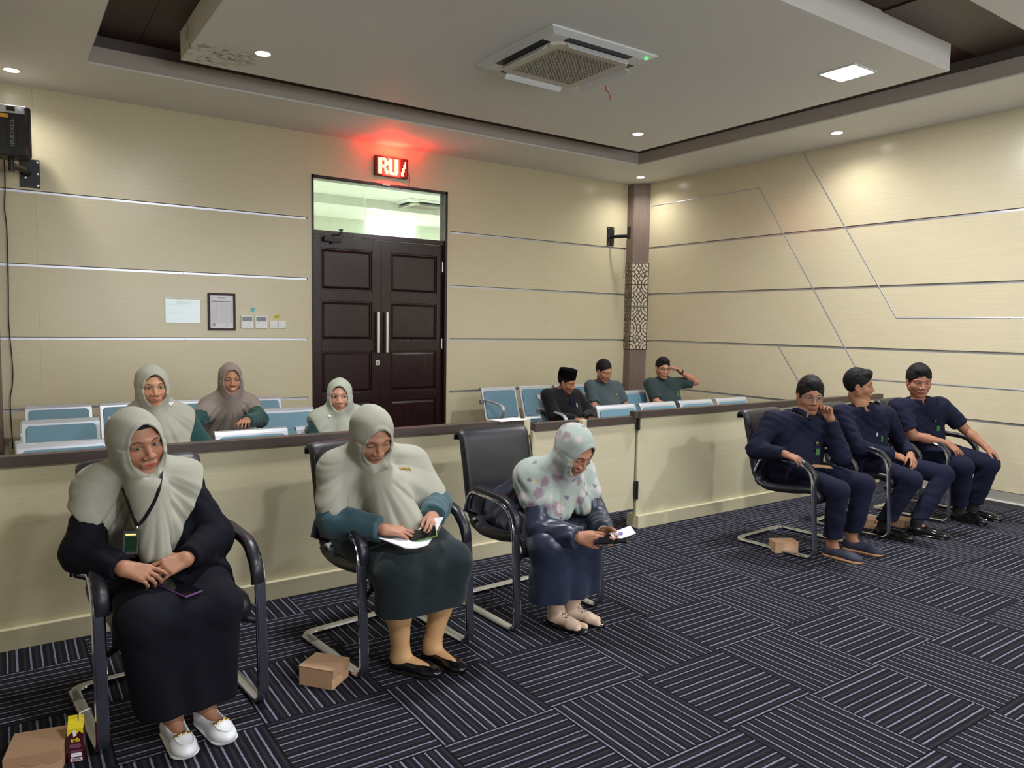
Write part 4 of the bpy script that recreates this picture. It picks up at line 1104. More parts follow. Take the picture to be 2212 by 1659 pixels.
# ---- skin ---------------------------------------------------------------
def skin_mat(name, base, lip, gaze=0.0, openness=1.0, brow=1.0, mous=0.0, stub=0.0, smile=0.0, teeth=False):
    k = NT(name); v = k.attr('hp'); p = k.sep(v); x, y, z = p[0], p[1], p[2]
    ax = k.math('ABSOLUTE', x)
    nz = k.noise(k.coord(), 22, 4, 0.6)
    dk = tuple(c*0.80 for c in base); lt = tuple(min(1, c*1.12) for c in base)
    col = k.mix(nz, dk, lt)
    front = k.math('GREATER_THAN', y, 0.035)
    def ell(cx_, cz, rx, rz, soft=0.25, xx=None):
        dx = k.math('DIVIDE', k.math('SUBTRACT', xx if xx is not None else ax, cx_), rx); dz = k.math('DIVIDE', k.math('SUBTRACT', z, cz), rz)
        d = k.math('ADD', k.math('MULTIPLY', dx, dx), k.math('MULTIPLY', dz, dz))
        mr = k.n('ShaderNodeMapRange', interpolation_type='SMOOTHSTEP'); k.l(d, mr.inputs[0]); mr.inputs[1].default_value = 1-soft; mr.inputs[2].default_value = 1+soft
        mr.inputs[3].default_value = 1; mr.inputs[4].default_value = 0
        return k.math('MULTIPLY', mr.outputs[0], front)
    # cheeks a touch redder, eye sockets a touch darker
    col = k.mix(k.math('MULTIPLY', ell(0.04, -0.035, 0.03, 0.025, 0.9), 0.25), col, tuple((base[0]*1.05, base[1]*0.82, base[2]*0.8)))
    col = k.mix(k.math('MULTIPLY', ell(0.031, 0.003, 0.022, 0.015, 0.8), 0.32), col, tuple(c*0.55 for c in base))
    if stub: col = k.mix(k.math('MULTIPLY', ell(0.0, -0.082, 0.045, 0.034, 0.8, x), stub), col, tuple(c*0.5 for c in base))
    if mous: col = k.mix(k.math('MULTIPLY', ell(0.0, -0.0545, 0.026, 0.0055, 0.6, x), mous), col, srgb(36, 28, 26))
    # brows
    bz = k.math('SUBTRACT', z, k.math('SUBTRACT', 0.0245, k.math('MULTIPLY', k.math('POWER', k.math('ABSOLUTE', k.math('SUBTRACT', ax, 0.034)), 2.0), 16.0)))
    dx = k.math('DIVIDE', k.math('SUBTRACT', ax, 0.033), 0.0205); dz = k.math('DIVIDE', bz, 0.0034)
    d = k.math('ADD', k.math('MULTIPLY', dx, dx), k.math('MULTIPLY', dz, dz))
    mr = k.n('ShaderNodeMapRange', interpolation_type='SMOOTHSTEP'); k.l(d, mr.inputs[0]); mr.inputs[1].default_value = 0.5; mr.inputs[2].default_value = 1.25; mr.inputs[3].default_value = 0.85*brow; mr.inputs[4].default_value = 0
    col = k.mix(k.math('MULTIPLY', mr.outputs[0], front), col, srgb(38, 28, 26))
    # eyes
    eh = 0.0052*max(openness, 0.12)
    ez = 0.0015 if openness > 0.5 else -0.002
    rim = ell(0.031, ez+0.0010, 0.0165, eh+0.0024, 0.35); wht = ell(0.031, ez, 0.0140, eh, 0.25)
    col = k.mix(k.math('MULTIPLY', rim, 0.8), col, srgb(34, 22, 20))
    if openness > 0.3:
        col = k.mix(k.math('MULTIPLY', wht, 0.95), col, srgb(150, 138, 130))
        sx = k.math('ADD', k.math('SUBTRACT', ax, 0.031), k.math('MULTIPLY', k.math('SIGN', x), -gaze))
        dx = k.math('DIVIDE', sx, 0.0062); dz = k.math('DIVIDE', k.math('SUBTRACT', z, ez+0.0006), 0.0062)
        d = k.math('ADD', k.math('MULTIPLY', dx, dx), k.math('MULTIPLY', dz, dz))
        col = k.mix(k.math('MULTIPLY', k.math('LESS_THAN', d, 1.0), wht), col, srgb(22, 14, 12))
    # nostrils and mouth
    col = k.mix(k.math('MULTIPLY', ell(0.0085, -0.0455, 0.0042, 0.0026, 0.4), 0.8), col, srgb(40, 20, 18))
    zz = k.math('SUBTRACT', z, k.math('MULTIPLY', k.math('MULTIPLY', x, x), 9.0*smile))
    def lips(cz, rx, rz, soft):
        dx = k.math('DIVIDE', x, rx); dz = k.math('DIVIDE', k.math('SUBTRACT', zz, cz), rz)
        d = k.math('ADD', k.math('MULTIPLY', dx, dx), k.math('MULTIPLY', dz, dz))
        mr = k.n('ShaderNodeMapRange', interpolation_type='SMOOTHSTEP'); k.l(d, mr.inputs[0]); mr.inputs[1].default_value = 1-soft; mr.inputs[2].default_value = 1+soft; mr.inputs[3].default_value = 1; mr.inputs[4].default_value = 0
        return k.math('MULTIPLY', mr.outputs[0], front)
    col = k.mix(k.math('MULTIPLY', lips(-0.0665, 0.0225, 0.0078, 0.45), 0.75), col, lip)
    if teeth: col = k.mix(lips(-0.0665, 0.0165, 0.0040, 0.3), col, srgb(226, 222, 214))
    else: col = k.mix(k.math('MULTIPLY', lips(-0.0660, 0.023, 0.0011, 0.5), 0.85), col, srgb(50, 20, 20))
    k.set(col, 0.5, 0, 0.35); k.b.inputs['Subsurface Weight'].default_value = 0.0
    k.bump(k.noise(k.coord(), 380, 2), 0.08, 0.001)
    return k.m
# ---- head ---------------------------------------------------------------
def head_sdf(q, wide=1.0, jaw=1.0, ears=True):
    ax = np.abs(q[:, 0]); Q = q.copy(); Q[:, 0] = ax/wide
    C = lambda *v: np.array(v, F32)
    d = sd_ell(Q, (0, -0.012, 0.030), (0.0735, 0.090, 0.086))
    d = smin(d, sd_ell(Q, (0, 0.020, -0.030), (0.061, 0.064, 0.078)), 0.03)
    d = smin(d, sd_cone(Q, (0.049, 0.0, -0.050), (0.016, 0.052, -0.098), 0.0235*jaw, 0.0165*jaw), 0.025)
    d = smin(d, sd_ell(Q, (0, 0.062, -0.099), (0.022, 0.020, 0.0165)), 0.018)
    d = smin(d, sd_ell(Q, (0.038, 0.048, -0.030), (0.026, 0.026, 0.026)), 0.02)
    d = smin(d, sd_cone(Q, (0.004, 0.080, 0.022), (0.045, 0.062, 0.020), 0.0085, 0.008), 0.018)
    d = smax(d, -sd_ell(Q, (0.031, 0.094, 0.001), (0.0185, 0.0135, 0.0115)), 0.014)
    d = smin(d, sd_ell(Q, (0.031, 0.0685, 0.001), (0.0155, 0.0115, 0.0100)), 0.005)
    d = smin(d, sd_cone(Q, (0, 0.078, 0.010), (0, 0.099, -0.034), 0.0075, 0.0105), 0.012)
    d = smin(d, sd_ell(Q, (0.0145, 0.088, -0.0385), (0.0098, 0.0115, 0.0082)), 0.007)
    d = smin(d, sd_ell(Q, (0, 0.078, -0.066), (0.028, 0.014, 0.017)), 0.012)
    d = smin(d, sd_cone(Q, (0, 0.0905, -0.0615), (0.018, 0.082, -0.0645), 0.0042, 0.0026), 0.005)
    d = smin(d, sd_cone(Q, (0, 0.0893, -0.0710), (0.016, 0.082, -0.0680), 0.0050, 0.0028), 0.005)
    if ears:
        e = sd_ell(Q, (0.0765, -0.008, -0.008), (0.0085, 0.0185, 0.031))
        e = smax(e, -sd_ell(Q, (0.086, -0.001, -0.004), (0.008, 0.010, 0.018)), 0.004)
        d = smin(d, e, 0.006)
    return d
def rot_head(yaw, pitch, roll):
    """yaw: direction of the face measured from -Y towards +X; pitch>0 looks down; roll>0 tips the crown to the person's right"""
    f = np.array([math.sin(yaw)*math.cos(pitch), -math.cos(yaw)*math.cos(pitch), -math.sin(pitch)])
    r0 = nrm(np.cross(f, [0, 0, 1])); u0 = np.cross(r0, f)
    u = u0*math.cos(roll)+r0*math.sin(roll)
    return frame(f, u)
# ---- hand ---------------------------------------------------------------
def hand_sdf(q, side, curl=0.5, spread=0.06, thumb=(0.6, 0.35), scale=1.0, curls=None):
    """q in hand frame: +y to the fingers, +z back of the hand, +x thumb side (mirrored by the caller); origin at the wrist"""
    Q = q.copy()/scale
    Q[:, 0] *= side
    d = None
    base_x = [0.030, 0.010, -0.010, -0.029]; base_y = [0.088, 0.091, 0.087, 0.079]; L = [0.070, 0.078, 0.072, 0.056]; R = [0.0088, 0.0090, 0.0086, 0.0076]
    palm = None
    for i in range(4):
        m = sd_cone(Q, (base_x[i]*0.55, 0.006, 0.0), (base_x[i], base_y[i]-0.004, 0.002), 0.0155, 0.0115)
        palm = m if palm is None else smin(palm, m, 0.014)
    palm = smin(palm, sd_cone(Q, (0.018, 0.015, -0.006), (0.034, 0.045, -0.012), 0.014, 0.0125), 0.012)
    fingers = None
    for i in range(4):
        c = curls[i] if curls is not None else curl*(1+0.08*(i-1.5))
        a = -c*0.75; p = np.array([base_x[i], base_y[i]-0.004, 0.001]); sp = spread*(1.5-i)
        f_ = None
        for j, (fr, cc) in enumerate(((0.44, 0.75), (0.32, 1.0), (0.24, 0.65))):
            ang = a; dirv = np.array([math.sin(sp)*math.cos(ang), math.cos(sp)*math.cos(ang), math.sin(ang)])
            p2 = p+dirv*L[i]*fr
            s_ = sd_cone(Q, p, p2, R[i]*(1-0.07*j), R[i]*(1-0.07*(j+1)))
            f_ = s_ if f_ is None else smin(f_, s_, 0.003)
            p = p2; a -= c*cc*1.1
        fingers = f_ if fingers is None else np.minimum(fingers, f_)
    t1, t2 = thumb
    p = np.array([0.024, 0.022, -0.008]); an = t1
    dv = np.array([math.sin(an), math.cos(an)*0.9, -0.25]); dv /= np.linalg.norm(dv)
    p2 = p+dv*0.040; an2 = an-t2; dv2 = np.array([math.sin(an2), math.cos(an2), -0.25]); dv2 /= np.linalg.norm(dv2); p3 = p2+dv2*0.032; dv3 = np.array([math.sin(an2-t2*0.6), math.cos(an2-t2*0.6), -0.2]); dv3 /= np.linalg.norm(dv3); p4 = p3+dv3*0.024
    th = smin(smin(sd_cone(Q, p, p2, 0.0145, 0.0112), sd_cone(Q, p2, p3, 0.0108, 0.0100), 0.004), sd_cone(Q, p3, p4, 0.0100, 0.0080), 0.003)
    d = smin(palm, fingers, 0.006); d = smin(d, th, 0.008)
    return d*scale
def fabric(name, c, rough=0.85, sheen=0.15, wv=900, var=0.10, spec=0.2, bump=0.12):
    k = NT(name); v = k.coord(); n1 = k.noise(v, 7, 3); n2 = k.noise(v, wv, 2)
    k.set(k.mix(k.math('ADD', k.math('MULTIPLY', n1, 0.7), k.math('MULTIPLY', n2, 0.3)), tuple(x*(1-var) for x in c), tuple(min(1, x*(1+var)) for x in c)), rough, 0, spec, sheen=sheen)
    k.bump(n2, bump, 0.001)
    return k.m
def wrinkle(P, amp, f=22.0, ph=0.0):
    x, y, z = P[:, 0], P[:, 1], P[:, 2]
    a = np.sin(f*(0.9*x+0.5*z+0.5*y)+1.8*np.sin(f*0.42*(z-0.6*y)+ph)+ph)
    b = np.sin(f*1.9*(0.8*z-0.5*x+0.3*y)+1.6*np.sin(f*0.7*(x+0.5*z+y))+ph*2)
    a = 1-2*np.abs(a)**0.8
    return amp*(0.6*a+0.4*b*np.abs(b)**0.3)
# ---- person builder -------------------------------------------------------
UP = np.array([0, 0, 1.0])
def V_(p): return np.array(p, float)
class Fig:
    def __init__(s, name, label, group=None, **k):
        s.k = k; g = k.get
        s.sh = [V_(p) for p in k['sh']]; s.el = [V_(p) for p in k['el']]; s.wr = [V_(p) for p in k['wr']]
        s.hip = [V_(p) for p in k['hip']]; s.kn = [V_(p) for p in k['kn']]; s.an = [V_(p) for p in k['an']]
        s.H = V_(k['head']); s.Rh = rot_head(*k['face']); s.hs = g('hs', 1.0)
        s.fat = g('fat', 1.0); s.arm = g('arm', 1.0)
        s.ms = (s.sh[0]+s.sh[1])/2; s.mh = (s.hip[0]+s.hip[1])/2
        s.RL = nrm(s.sh[1]-s.sh[0]); s.dn = nrm(s.mh-s.ms); s.fw = nrm(np.cross(s.RL, -s.dn))
        s.N = s.ms-s.dn*0.045
        s.res = g('res', 0.006); s.far = g('far', False)
        s.root = thing('person', label, 'person', (s.mh[0], s.mh[1], 0), 0, group)
        bpy.context.view_layer.update()
    def hq(s, P): return ((P-A3(s.H)) @ s.Rh.astype(F32))/s.hs
    def core(s, P, off=0.0):
        f = s.fat; d = None
        for i in (0, 1):
            a = s.hip[i]*0.62+s.mh*0.38; b = s.sh[i]*0.55+s.ms*0.45+s.dn*0.07
            c = sd_cone(P, a, b, 0.112*f, 0.088*f); d = c if d is None else smin(d, c, 0.10)
        bl = s.mh*0.70+s.ms*0.30+s.fw*0.035*f
        d = smin(d, sd_ell(P, bl, (0.145*f, 0.125*f, 0.15), frame(s.fw, -s.dn)), 0.06)
        for i in (0, 1): d = smin(d, sd_cone(P, s.sh[i]+s.dn*0.012, s.N+s.dn*0.012, 0.046, 0.052), 0.055)
        return d-off
    def uparm(s, P, i, r0, r1, t=1.0):
        return sd_cone(P, s.sh[i], s.sh[i]+(s.el[i]-s.sh[i])*t, r0*s.arm, (r0+(r1-r0)*t)*s.arm)
    def bbox(s, pts, m):
        A = np.array(pts); return A.min(0)-m, A.max(0)+m
    # ---- skin body
    def body(s, mat, sleeve='long', bare_leg=0.0):
        parts = []; hr = s.res*0.5 if not s.far else s.res*0.62
        w_, j_ = s.k.get('wide', 1.0), s.k.get('jaw', 1.0); ears = not s.k.get('veiled', False)
        neck0 = s.H+s.Rh @ np.array([0, -0.022, -0.075])*s.hs
        def fh(P):
            d = head_sdf(s.hq(P), w_, j_, ears)*s.hs
            n = sd_cone(P, neck0, s.N+s.dn*0.02, 0.050*s.hs, 0.056)
            d = smin(d, n, 0.02)
            return smax(smin(d, s.core(P, -0.012), 0.03), (P-A3(s.N+s.dn*0.12)) @ A3(s.dn), 0.01)
        lo, hi = s.bbox([s.H, s.N], 0.15)
        parts.append(mesh_sdf(fh, lo, hi, hr))
        for i in (0, 1):
            hd = s.k['hands'][i]
            if hd is None: continue
            R = frame(hd['dir'], hd['back']); side = -1 if i == 0 else 1; sc = hd.get('scale', 0.94)
            wr = s.wr[i]; cut = s.el[i] if sleeve == 'long' else s.sh[i]*0.4+s.el[i]*0.6
            def fa(P):
                q = (P-A3(wr)) @ R.astype(F32)
                d = hand_sdf(q, side, hd.get('curl', 0.5), hd.get('spread', 0.06), hd.get('thumb', (0.6, 0.35)), sc, hd.get('curls'))
                fr = sd_cone(P, s.el[i]*0.62+wr*0.38, wr, 0.036*s.arm, 0.0245*s.arm)
                fr = smin(fr, sd_cone(P, s.el[i], s.el[i]*0.6+wr*0.4, 0.038*s.arm, 0.038*s.arm), 0.02)
                d = smin(d, fr, 0.018)
                if sleeve != 'long': d = smin(d, s.uparm(P, i, 0.048, 0.040), 0.02)
                return d
            tip = wr+nrm(hd['dir'])*0.19
            pts = [wr, tip, s.el[i] if sleeve != 'long' else s.el[i]*0.35+wr*0.65]
            if sleeve != 'long': pts.append(cut)
            lo, hi = s.bbox(pts, 0.055)
            parts.append(mesh_sdf(fa, lo, hi, hr*1.15 if sleeve == 'long' else hr*1.4))
        def fl_(P):
            d = None
            for i in (0, 1):
                a = s.an[i]; t = V_(s.toe(i)); fl = np.array([a[0], a[1], 0.03])
                e = sd_cone(P, s.kn[i], s.kn[i]*0.45+a*0.55, 0.050, 0.046); e = smin(e, sd_cone(P, s.kn[i]*0.45+a*0.55, a, 0.046, 0.033), 0.02)
                e = smin(e, sd_cone(P, a, fl, 0.034, 0.028), 0.02); e = smin(e, sd_cone(P, a+(0, 0, -0.02), fl+t*0.11+(0, 0, -0.010), 0.030, 0.016), 0.02)
                e = np.minimum(e, sd_cone(P, s.hip[i], s.kn[i], 0.075, 0.05))
                d = e if d is None else np.minimum(d, e)
            c = s.core(P, -0.03)
            for i in (0, 1): c = smin(c, np.minimum(sd_cone(P, s.sh[i], s.el[i], 0.038, 0.033), sd_cone(P, s.el[i], s.el[i]*0.2+s.wr[i]*0.8, 0.031, 0.022)), 0.02)
            return smin(d, c, 0.03)
        lo, hi = s.bbox(s.an+s.kn+s.hip+s.sh+s.el+s.wr+[s.N], 0.14); lo[2] = 0.0
        parts.append(mesh_sdf(fl_, lo, hi, 0.013 if not bare_leg else bare_leg))
        def at_(V):
            q = ((V-s.H) @ s.Rh)/s.hs; bad = (np.abs(q[:, 0]) > 0.1) | (q[:, 2] < -0.125) | (q[:, 1] > 0.115)
            q[bad] = 9; return q
        return to_obj('body', parts, mat, s.root, at_, 1)
    def toe(s, i):
        a = s.k['feet'][i]; return (math.sin(a), -math.cos(a), 0)
    # ---- upper garment
    def top(s, name, mat, off=0.014, sleeve=1.0, rs=(0.064, 0.056, 0.054, 0.043), lap=0.34, collar=False, wr_amp=0.0035, hem=None, extra=None, laprad=(0.115, 0.10)):
        def f(P):
            d = s.core(P, off)
            for i in (0, 1):
                ub = s.el[i] if sleeve > 0.55 else s.sh[i]+(s.el[i]-s.sh[i])*sleeve*2*0.9
                a = sd_cone(P, s.sh[i], ub, rs[0]*s.arm, rs[1]*s.arm)
                if sleeve > 0.55:
                    b = sd_cone(P, s.el[i], s.wr[i], rs[2]*s.arm, rs[3]*s.arm)
                    dr = nrm(s.wr[i]-s.el[i]); b = smax(b, (P-A3(s.wr[i]-dr*0.012)) @ A3(dr), 0.006)
                    a = smin(a, b, 0.03)
                else:
                    dr = nrm(s.el[i]-s.sh[i]); a = smax(a, (P-A3(ub)) @ A3(dr), 0.006)
                d = smin(d, a, 0.028)
            if lap:
                for i in (0, 1):
                    e = s.hip[i]+(s.kn[i]-s.hip[i])*lap; dr = nrm(s.kn[i]-s.hip[i])
                    c = smax(sd_cone(P, s.hip[i], e+dr*0.05, laprad[0]*s.fat, laprad[1]), (P-A3(e)) @ A3(dr), 0.01)
                    d = smin(d, c, 0.05)
            if extra is not None: d = extra(P, d)
            nv = P-A3(s.N); nh = nv @ A3(-s.dn); nr_ = np.sqrt(np.maximum((nv*nv).sum(1)-nh*nh, 0))
            d = smax(d, np.maximum(nh-0.012, nr_-0.088), 0.010) if False else smax(d, -np.maximum(-(nh-0.006), nr_-0.070), 0.010)
            if collar:
                cn = s.N-s.dn*0.016+s.fw*0.006; axc = nrm(-s.dn*1.0+s.fw*0.25)
                r = P-A3(cn); h_ = r @ A3(axc); rad = np.sqrt(np.maximum((r*r).sum(1)-h_*h_, 0)); fr_ = (r @ A3(s.fw))/np.maximum(rad, 1e-4); sd_ = np.abs(r @ A3(s.RL))
                ring = np.sqrt((rad-0.0655-0.25*(0.02-h_))**2+(np.maximum(np.abs(h_)-0.020, 0))**2)-0.0045
                ring = np.maximum(ring, -np.maximum(sd_-0.012-0.3*np.maximum(h_+0.01, 0), -fr_))
                d = smin(d, ring, 0.006)
                # front placket as a raised band
                pf = P-A3(s.N); lt_ = np.abs(pf @ A3(s.RL)); f2 = pf @ A3(s.fw)
                d = d-0.0022*(1-sstep(lt_, 0.014, 0.018))*(f2 > 0.03)
                # placket
            return d+wrinkle(P, wr_amp, 46, s.k.get('ph', 0.3))
        pts = s.sh+s.el+s.hip+[s.N]+([*s.wr] if sleeve > 0.55 else [])+[s.hip[i]+(s.kn[i]-s.hip[i])*(lap or 0.01) for i in (0, 1)]
        lo, hi = s.bbox(pts, 0.16)
        return to_obj(name, [mesh_sdf(f, lo, hi, s.res*1.15)], mat, s.root, None, 1)
    def skirt(s, mat, hem=0.1, spread=(0.075, 0.07), flare=0.0, amp=0.006, nf=34, drop=(0, 0, 0), fill=0.085):
        km = (s.kn[0]+s.kn[1])/2
        def f(P):
            d = None
            for i in (0, 1):
                c = sd_cone(P, s.hip[i], s.kn[i], 0.108*s.fat, spread[0]); d = c if d is None else smin(d, c, fill)
            d = smin(d, sd_cone(P, s.mh, km+(0, 0.01, -0.01), 0.10, spread[0]*0.8), 0.07)
            g = None
            out = nrm(s.kn[1]-s.kn[0])
            for i in (0, 1):
                e = np.array([s.an[i][0], s.an[i][1], 0.0])+out*(flare if i else -flare)+V_(drop)
                c = sd_cone(P, s.kn[i], e, spread[0], spread[1]); g = c if g is None else smin(g, c, fill)
            e = (s.an[0]+s.an[1])/2+V_(drop); e[2] = 0
            g = smin(g, sd_cone(P, km, e, spread[0]*0.9, spread[1]), 0.07)
            d = smin(d, g, 0.035)
            lat = (P-A3(km)) @ A3(out)
            wgt = sstep(-P[:, 2], -0.42, -0.12)
            d = d+wgt*amp*np.sin(lat*nf*2+1.3*np.sin(P[:, 2]*6)+0.7)+wrinkle(P, 0.002, 26, 1.0)
            d = smax(d, hem-P[:, 2], 0.006)
            return d
        lo, hi = s.bbox(s.hip+s.kn+s.an, 0.17+flare); lo[2] = hem-0.03
        return to_obj('skirt', [mesh_sdf(f, lo, hi, s.res*1.15)], mat, s.root, None, 1)
    def trousers(s, mat, hem=0.12, r=(0.090, 0.071, 0.061), name='trousers'):
        def f(P):
            d = sd_cone(P, s.hip[0], s.hip[1], 0.105*s.fat, 0.105*s.fat)
            L = []
            for i in (0, 1):
                c = sd_cone(P, s.hip[i], s.kn[i], r[0]*min(s.fat, 1.05), r[1])
                g = sd_cone(P, s.kn[i], s.an[i], r[1]*0.97, r[2])
                fold = 0.004*np.sin(P[:, 2]*40+i)*sstep(-P[:, 2], -0.45, -0.1)
                L.append(smin(c, g+fold, 0.02))
            d = smin(d, smin(L[0], L[1], 0.012), 0.05)
            d = smax(d, hem-P[:, 2], 0.005)
            return d+wrinkle(P, 0.003, 36, s.k.get('ph', 0.3)+1)
        lo, hi = s.bbox(s.hip+s.kn+s.an, 0.15); lo[2] = hem-0.02
        return to_obj(name, [mesh_sdf(f, lo, hi, s.res*1.2)], mat, s.root, None, 1)
    def shoe(s, i, mat, kind='dress', sole=None, res=None, L=1.0):
        t = V_(s.toe(i)); o = np.array([s.an[i][0], s.an[i][1], 0.0]); r = np.array([-t[1], t[0], 0])*(-1)
        R = np.stack([r, t, UP], 1).astype(F32)
        open_ = {'dress': 0.030, 'pump': 0.115, 'loafer': 0.085, 'slipon': 0.045}[kind]
        def f(P):
            q = (P-A3(o)) @ R; q = q/L
            d = sd_ell(q, (0, -0.012, 0.035), (0.036, 0.048, 0.046))
            d = smin(d, sd_cone(q, (0, 0.0, 0.034), (0, 0.12, 0.026), 0.040, 0.036), 0.02)
            d = smin(d, sd_ell(q, (0.004, 0.145, 0.022), (0.045, 0.062, 0.030 if kind != 'pump' else 0.024)), 0.02)
            d = smax(d, q[:, 2]-0.075, 0.01)
            d = smax(d, -sd_ell(q, (0, open_-0.045, 0.088), (0.031 if kind != 'loafer' else 0.033, open_+0.008, 0.062 if kind in ('pump', 'loafer') else 0.046)), 0.006)
            d = smax(d, 0.004-q[:, 2], 0.003)
            sl = smax(sd_flat(q, (0, -0.01, 0.006), (0.003, 0.15, 0.006), 0.043, 0.050, (0, 0, 1), 0.3), np.abs(q[:, 2]-0.006)-0.006, 0.003)
            if kind in ('loafer',):
                rg = np.abs(np.sqrt((q[:, 0]/0.030)**2+((q[:, 1]-0.128)/0.062)**2)-1)*0.03
                d = d-0.0025*np.exp(-(rg/0.004)**2)*(q[:, 1] > 0.10)
            return np.minimum(d, sl)*L
        tip = o+t*0.21*L
        lo, hi = s.bbox([o, tip, o-t*0.06], 0.06); lo[2] = -0.004; hi[2] = 0.11
        ob = to_obj('shoe', [mesh_sdf(f, lo, hi, res or s.res*0.7)], mat, s.root, None, 1)
        if sole:
            def g(P):
                q = ((P-A3(o)) @ R)/L
                return smax(sd_flat(q, (0, -0.01, 0.008), (0.003, 0.15, 0.008), 0.047, 0.054, (0, 0, 1), 0.5), np.abs(q[:, 2]-0.008)-0.008, 0.003)*L
            to_obj('sole', [mesh_sdf(g, lo, hi, 0.005)], sole, s.root, None, 0)
        s.foot = (o, R, f)
        return ob
    # ---- headscarf
    def veil(s, mat, hemfn, off=0.028, arm_t=0.6, amp=0.006, nf=7, face=(0.0645, 0.101, -0.013), pin=(0.0, 0.0), res=1.1, chest=0.0, hang=None, swirl=0.8, rad=0.07, bonnet=None):
        lat_ax, dn, fw = A3(s.RL), A3(s.dn), A3(s.fw)
        pinp = s.H+s.Rh @ np.array([pin[0], 0.03, -0.125])
        def f(P):
            q = s.hq(P)
            sx = q.copy(); sx[:, 0] = q[:, 0]/s.k.get('wide', 1.0)
            hood = sd_ell(sx, (0, -0.018, 0.022), (0.0875, 0.111, 0.109))
            hood = smin(hood, sd_ell(sx, (0, 0.008, -0.045), (0.076, 0.078, 0.084)), 0.035)*s.hs
            z_ = q[:, 2]
            fold = np.sin(np.arctan2(q[:, 0], q[:, 2]+0.02)*9+q[:, 1]*30)*0.0012
            hood = hood+fold
            drape = sd_cone(P, s.H+s.Rh @ np.array([0, -0.012, -0.055]), s.N+s.fw*0.01+s.dn*0.05, 0.078, 0.092)
            cape = s.core(P, off)
            for i in (0, 1):
                cape = smin(cape, s.uparm(P, i, rad, rad*0.95, arm_t), 0.05)
                cape = smin(cape, sd_cone(P, s.H+s.Rh @ np.array([-0.035 if i else 0.035, -0.03, -0.085]), s.sh[i]+s.dn*0.005, 0.048, 0.050), 0.07)
            if chest: cape = smin(cape, sd_ell(P, s.ms*0.6+s.mh*0.4+s.fw*(0.08+chest), (0.15*s.fat, 0.09, 0.13), frame(s.fw, -s.dn)), 0.07)
            cape = smin(cape, sd_cone(P, s.H+s.Rh @ np.array([0, 0.02, -0.13]), s.ms+s.fw*0.08+s.dn*0.12, 0.05, 0.08), 0.05)
            if hang is not None:
                for (a, b, r0, r1) in hang: cape = smin(cape, sd_cone(P, a, b, r0, r1), 0.05)
            r = P-A3(pinp)
            la = r @ lat_ax; do = r @ dn; dist = np.sqrt(la*la+do*do)
            th = np.arctan2(la, do+0.02)
            w1 = sstep(dist, 0.03, 0.26)*sstep(-z_, 0.05, 0.14)*(1-0.65*sstep(np.abs(th), 0.7, 1.25))
            fd = 1-2*np.abs(np.sin(0.5*(th*nf+swirl*np.sin(th*2.3+dist*7)+la*4)))**0.75
            cape = cape+w1*amp*fd+w1*0.35*amp*np.sin(th*nf*2.1+dist*12)
            e = (np.sqrt((q[:, 0]/face[0])**2+((q[:, 2]-face[2])/face[1])**2)-1)*face[0]
            fc = np.maximum(np.maximum(e, 0.012-q[:, 1]), q[:, 1]-0.13)
            hd_ = smin(drape, hood, 0.03)
            sw = np.abs(np.sqrt((q[:, 0]/0.080)**2+((q[:, 2]+0.030)/0.118)**2)-1)*0.08
            hd_ = hd_-0.0075*np.exp(-(sw/0.011)**2)*(q[:, 2] < 0.0)*(q[:, 1] > -0.03)
            sw2 = np.abs(np.sqrt(((q[:, 0]-0.02)/0.088)**2+((q[:, 2]+0.055)/0.125)**2)-1)*0.085
            hd_ = hd_-0.006*np.exp(-(sw2/0.009)**2)*(q[:, 2] < -0.03)*(q[:, 1] > -0.03)
            capecut = np.maximum(fc, -0.119-q[:, 2])
            cape = smax(cape, -capecut, 0.008)
            rim = np.sqrt(e*e+hd_*hd_)-(0.0048 if not s.far else 0.0078); rim = np.maximum(rim, 0.016-q[:, 1])
            hd_ = smax(hd_, -fc, 0.010)
            hd_ = smin(hd_, rim, 0.004)
            d = smin(hd_, cape, 0.03)
            s_ = (P-A3(s.N)) @ dn; lt = (P-A3(s.N)) @ lat_ax; ft = (P-A3(s.N)) @ fw
            d = smax(d, hemfn(s_, lt, ft, P), 0.006)
            return d
        s.veil_f = f
        lo, hi = s.bbox([s.H, s.H+(0, 0, 0.03)]+s.sh+[s.sh[i]*(1-arm_t)+s.el[i]*arm_t for i in (0, 1)]+[s.mh*0.8+s.ms*0.2+s.fw*0.16, s.ms+s.fw*0.16]+([V_(h[1]) for h in hang] if hang else []), 0.14)
        return to_obj('headscarf', [mesh_sdf(f, lo, hi, s.res*(0.8 if not s.far else 0.68)*res)], mat, s.root, None, 2 if s.far else 1)
    def inner_cap(s, mat):
        def f(P):
            q = s.hq(P)
            d = sd_ell(q, (0, -0.010, 0.030), (0.077, 0.0935, 0.0895))
            return smax(d, 0.066-q[:, 2]-0.10*q[:, 0]**2*20, 0.004)*s.hs
        lo, hi = s.bbox([s.H], 0.13); return to_obj('inner_cap', [mesh_sdf(f, lo, hi, s.res*0.6)], mat, s.root)
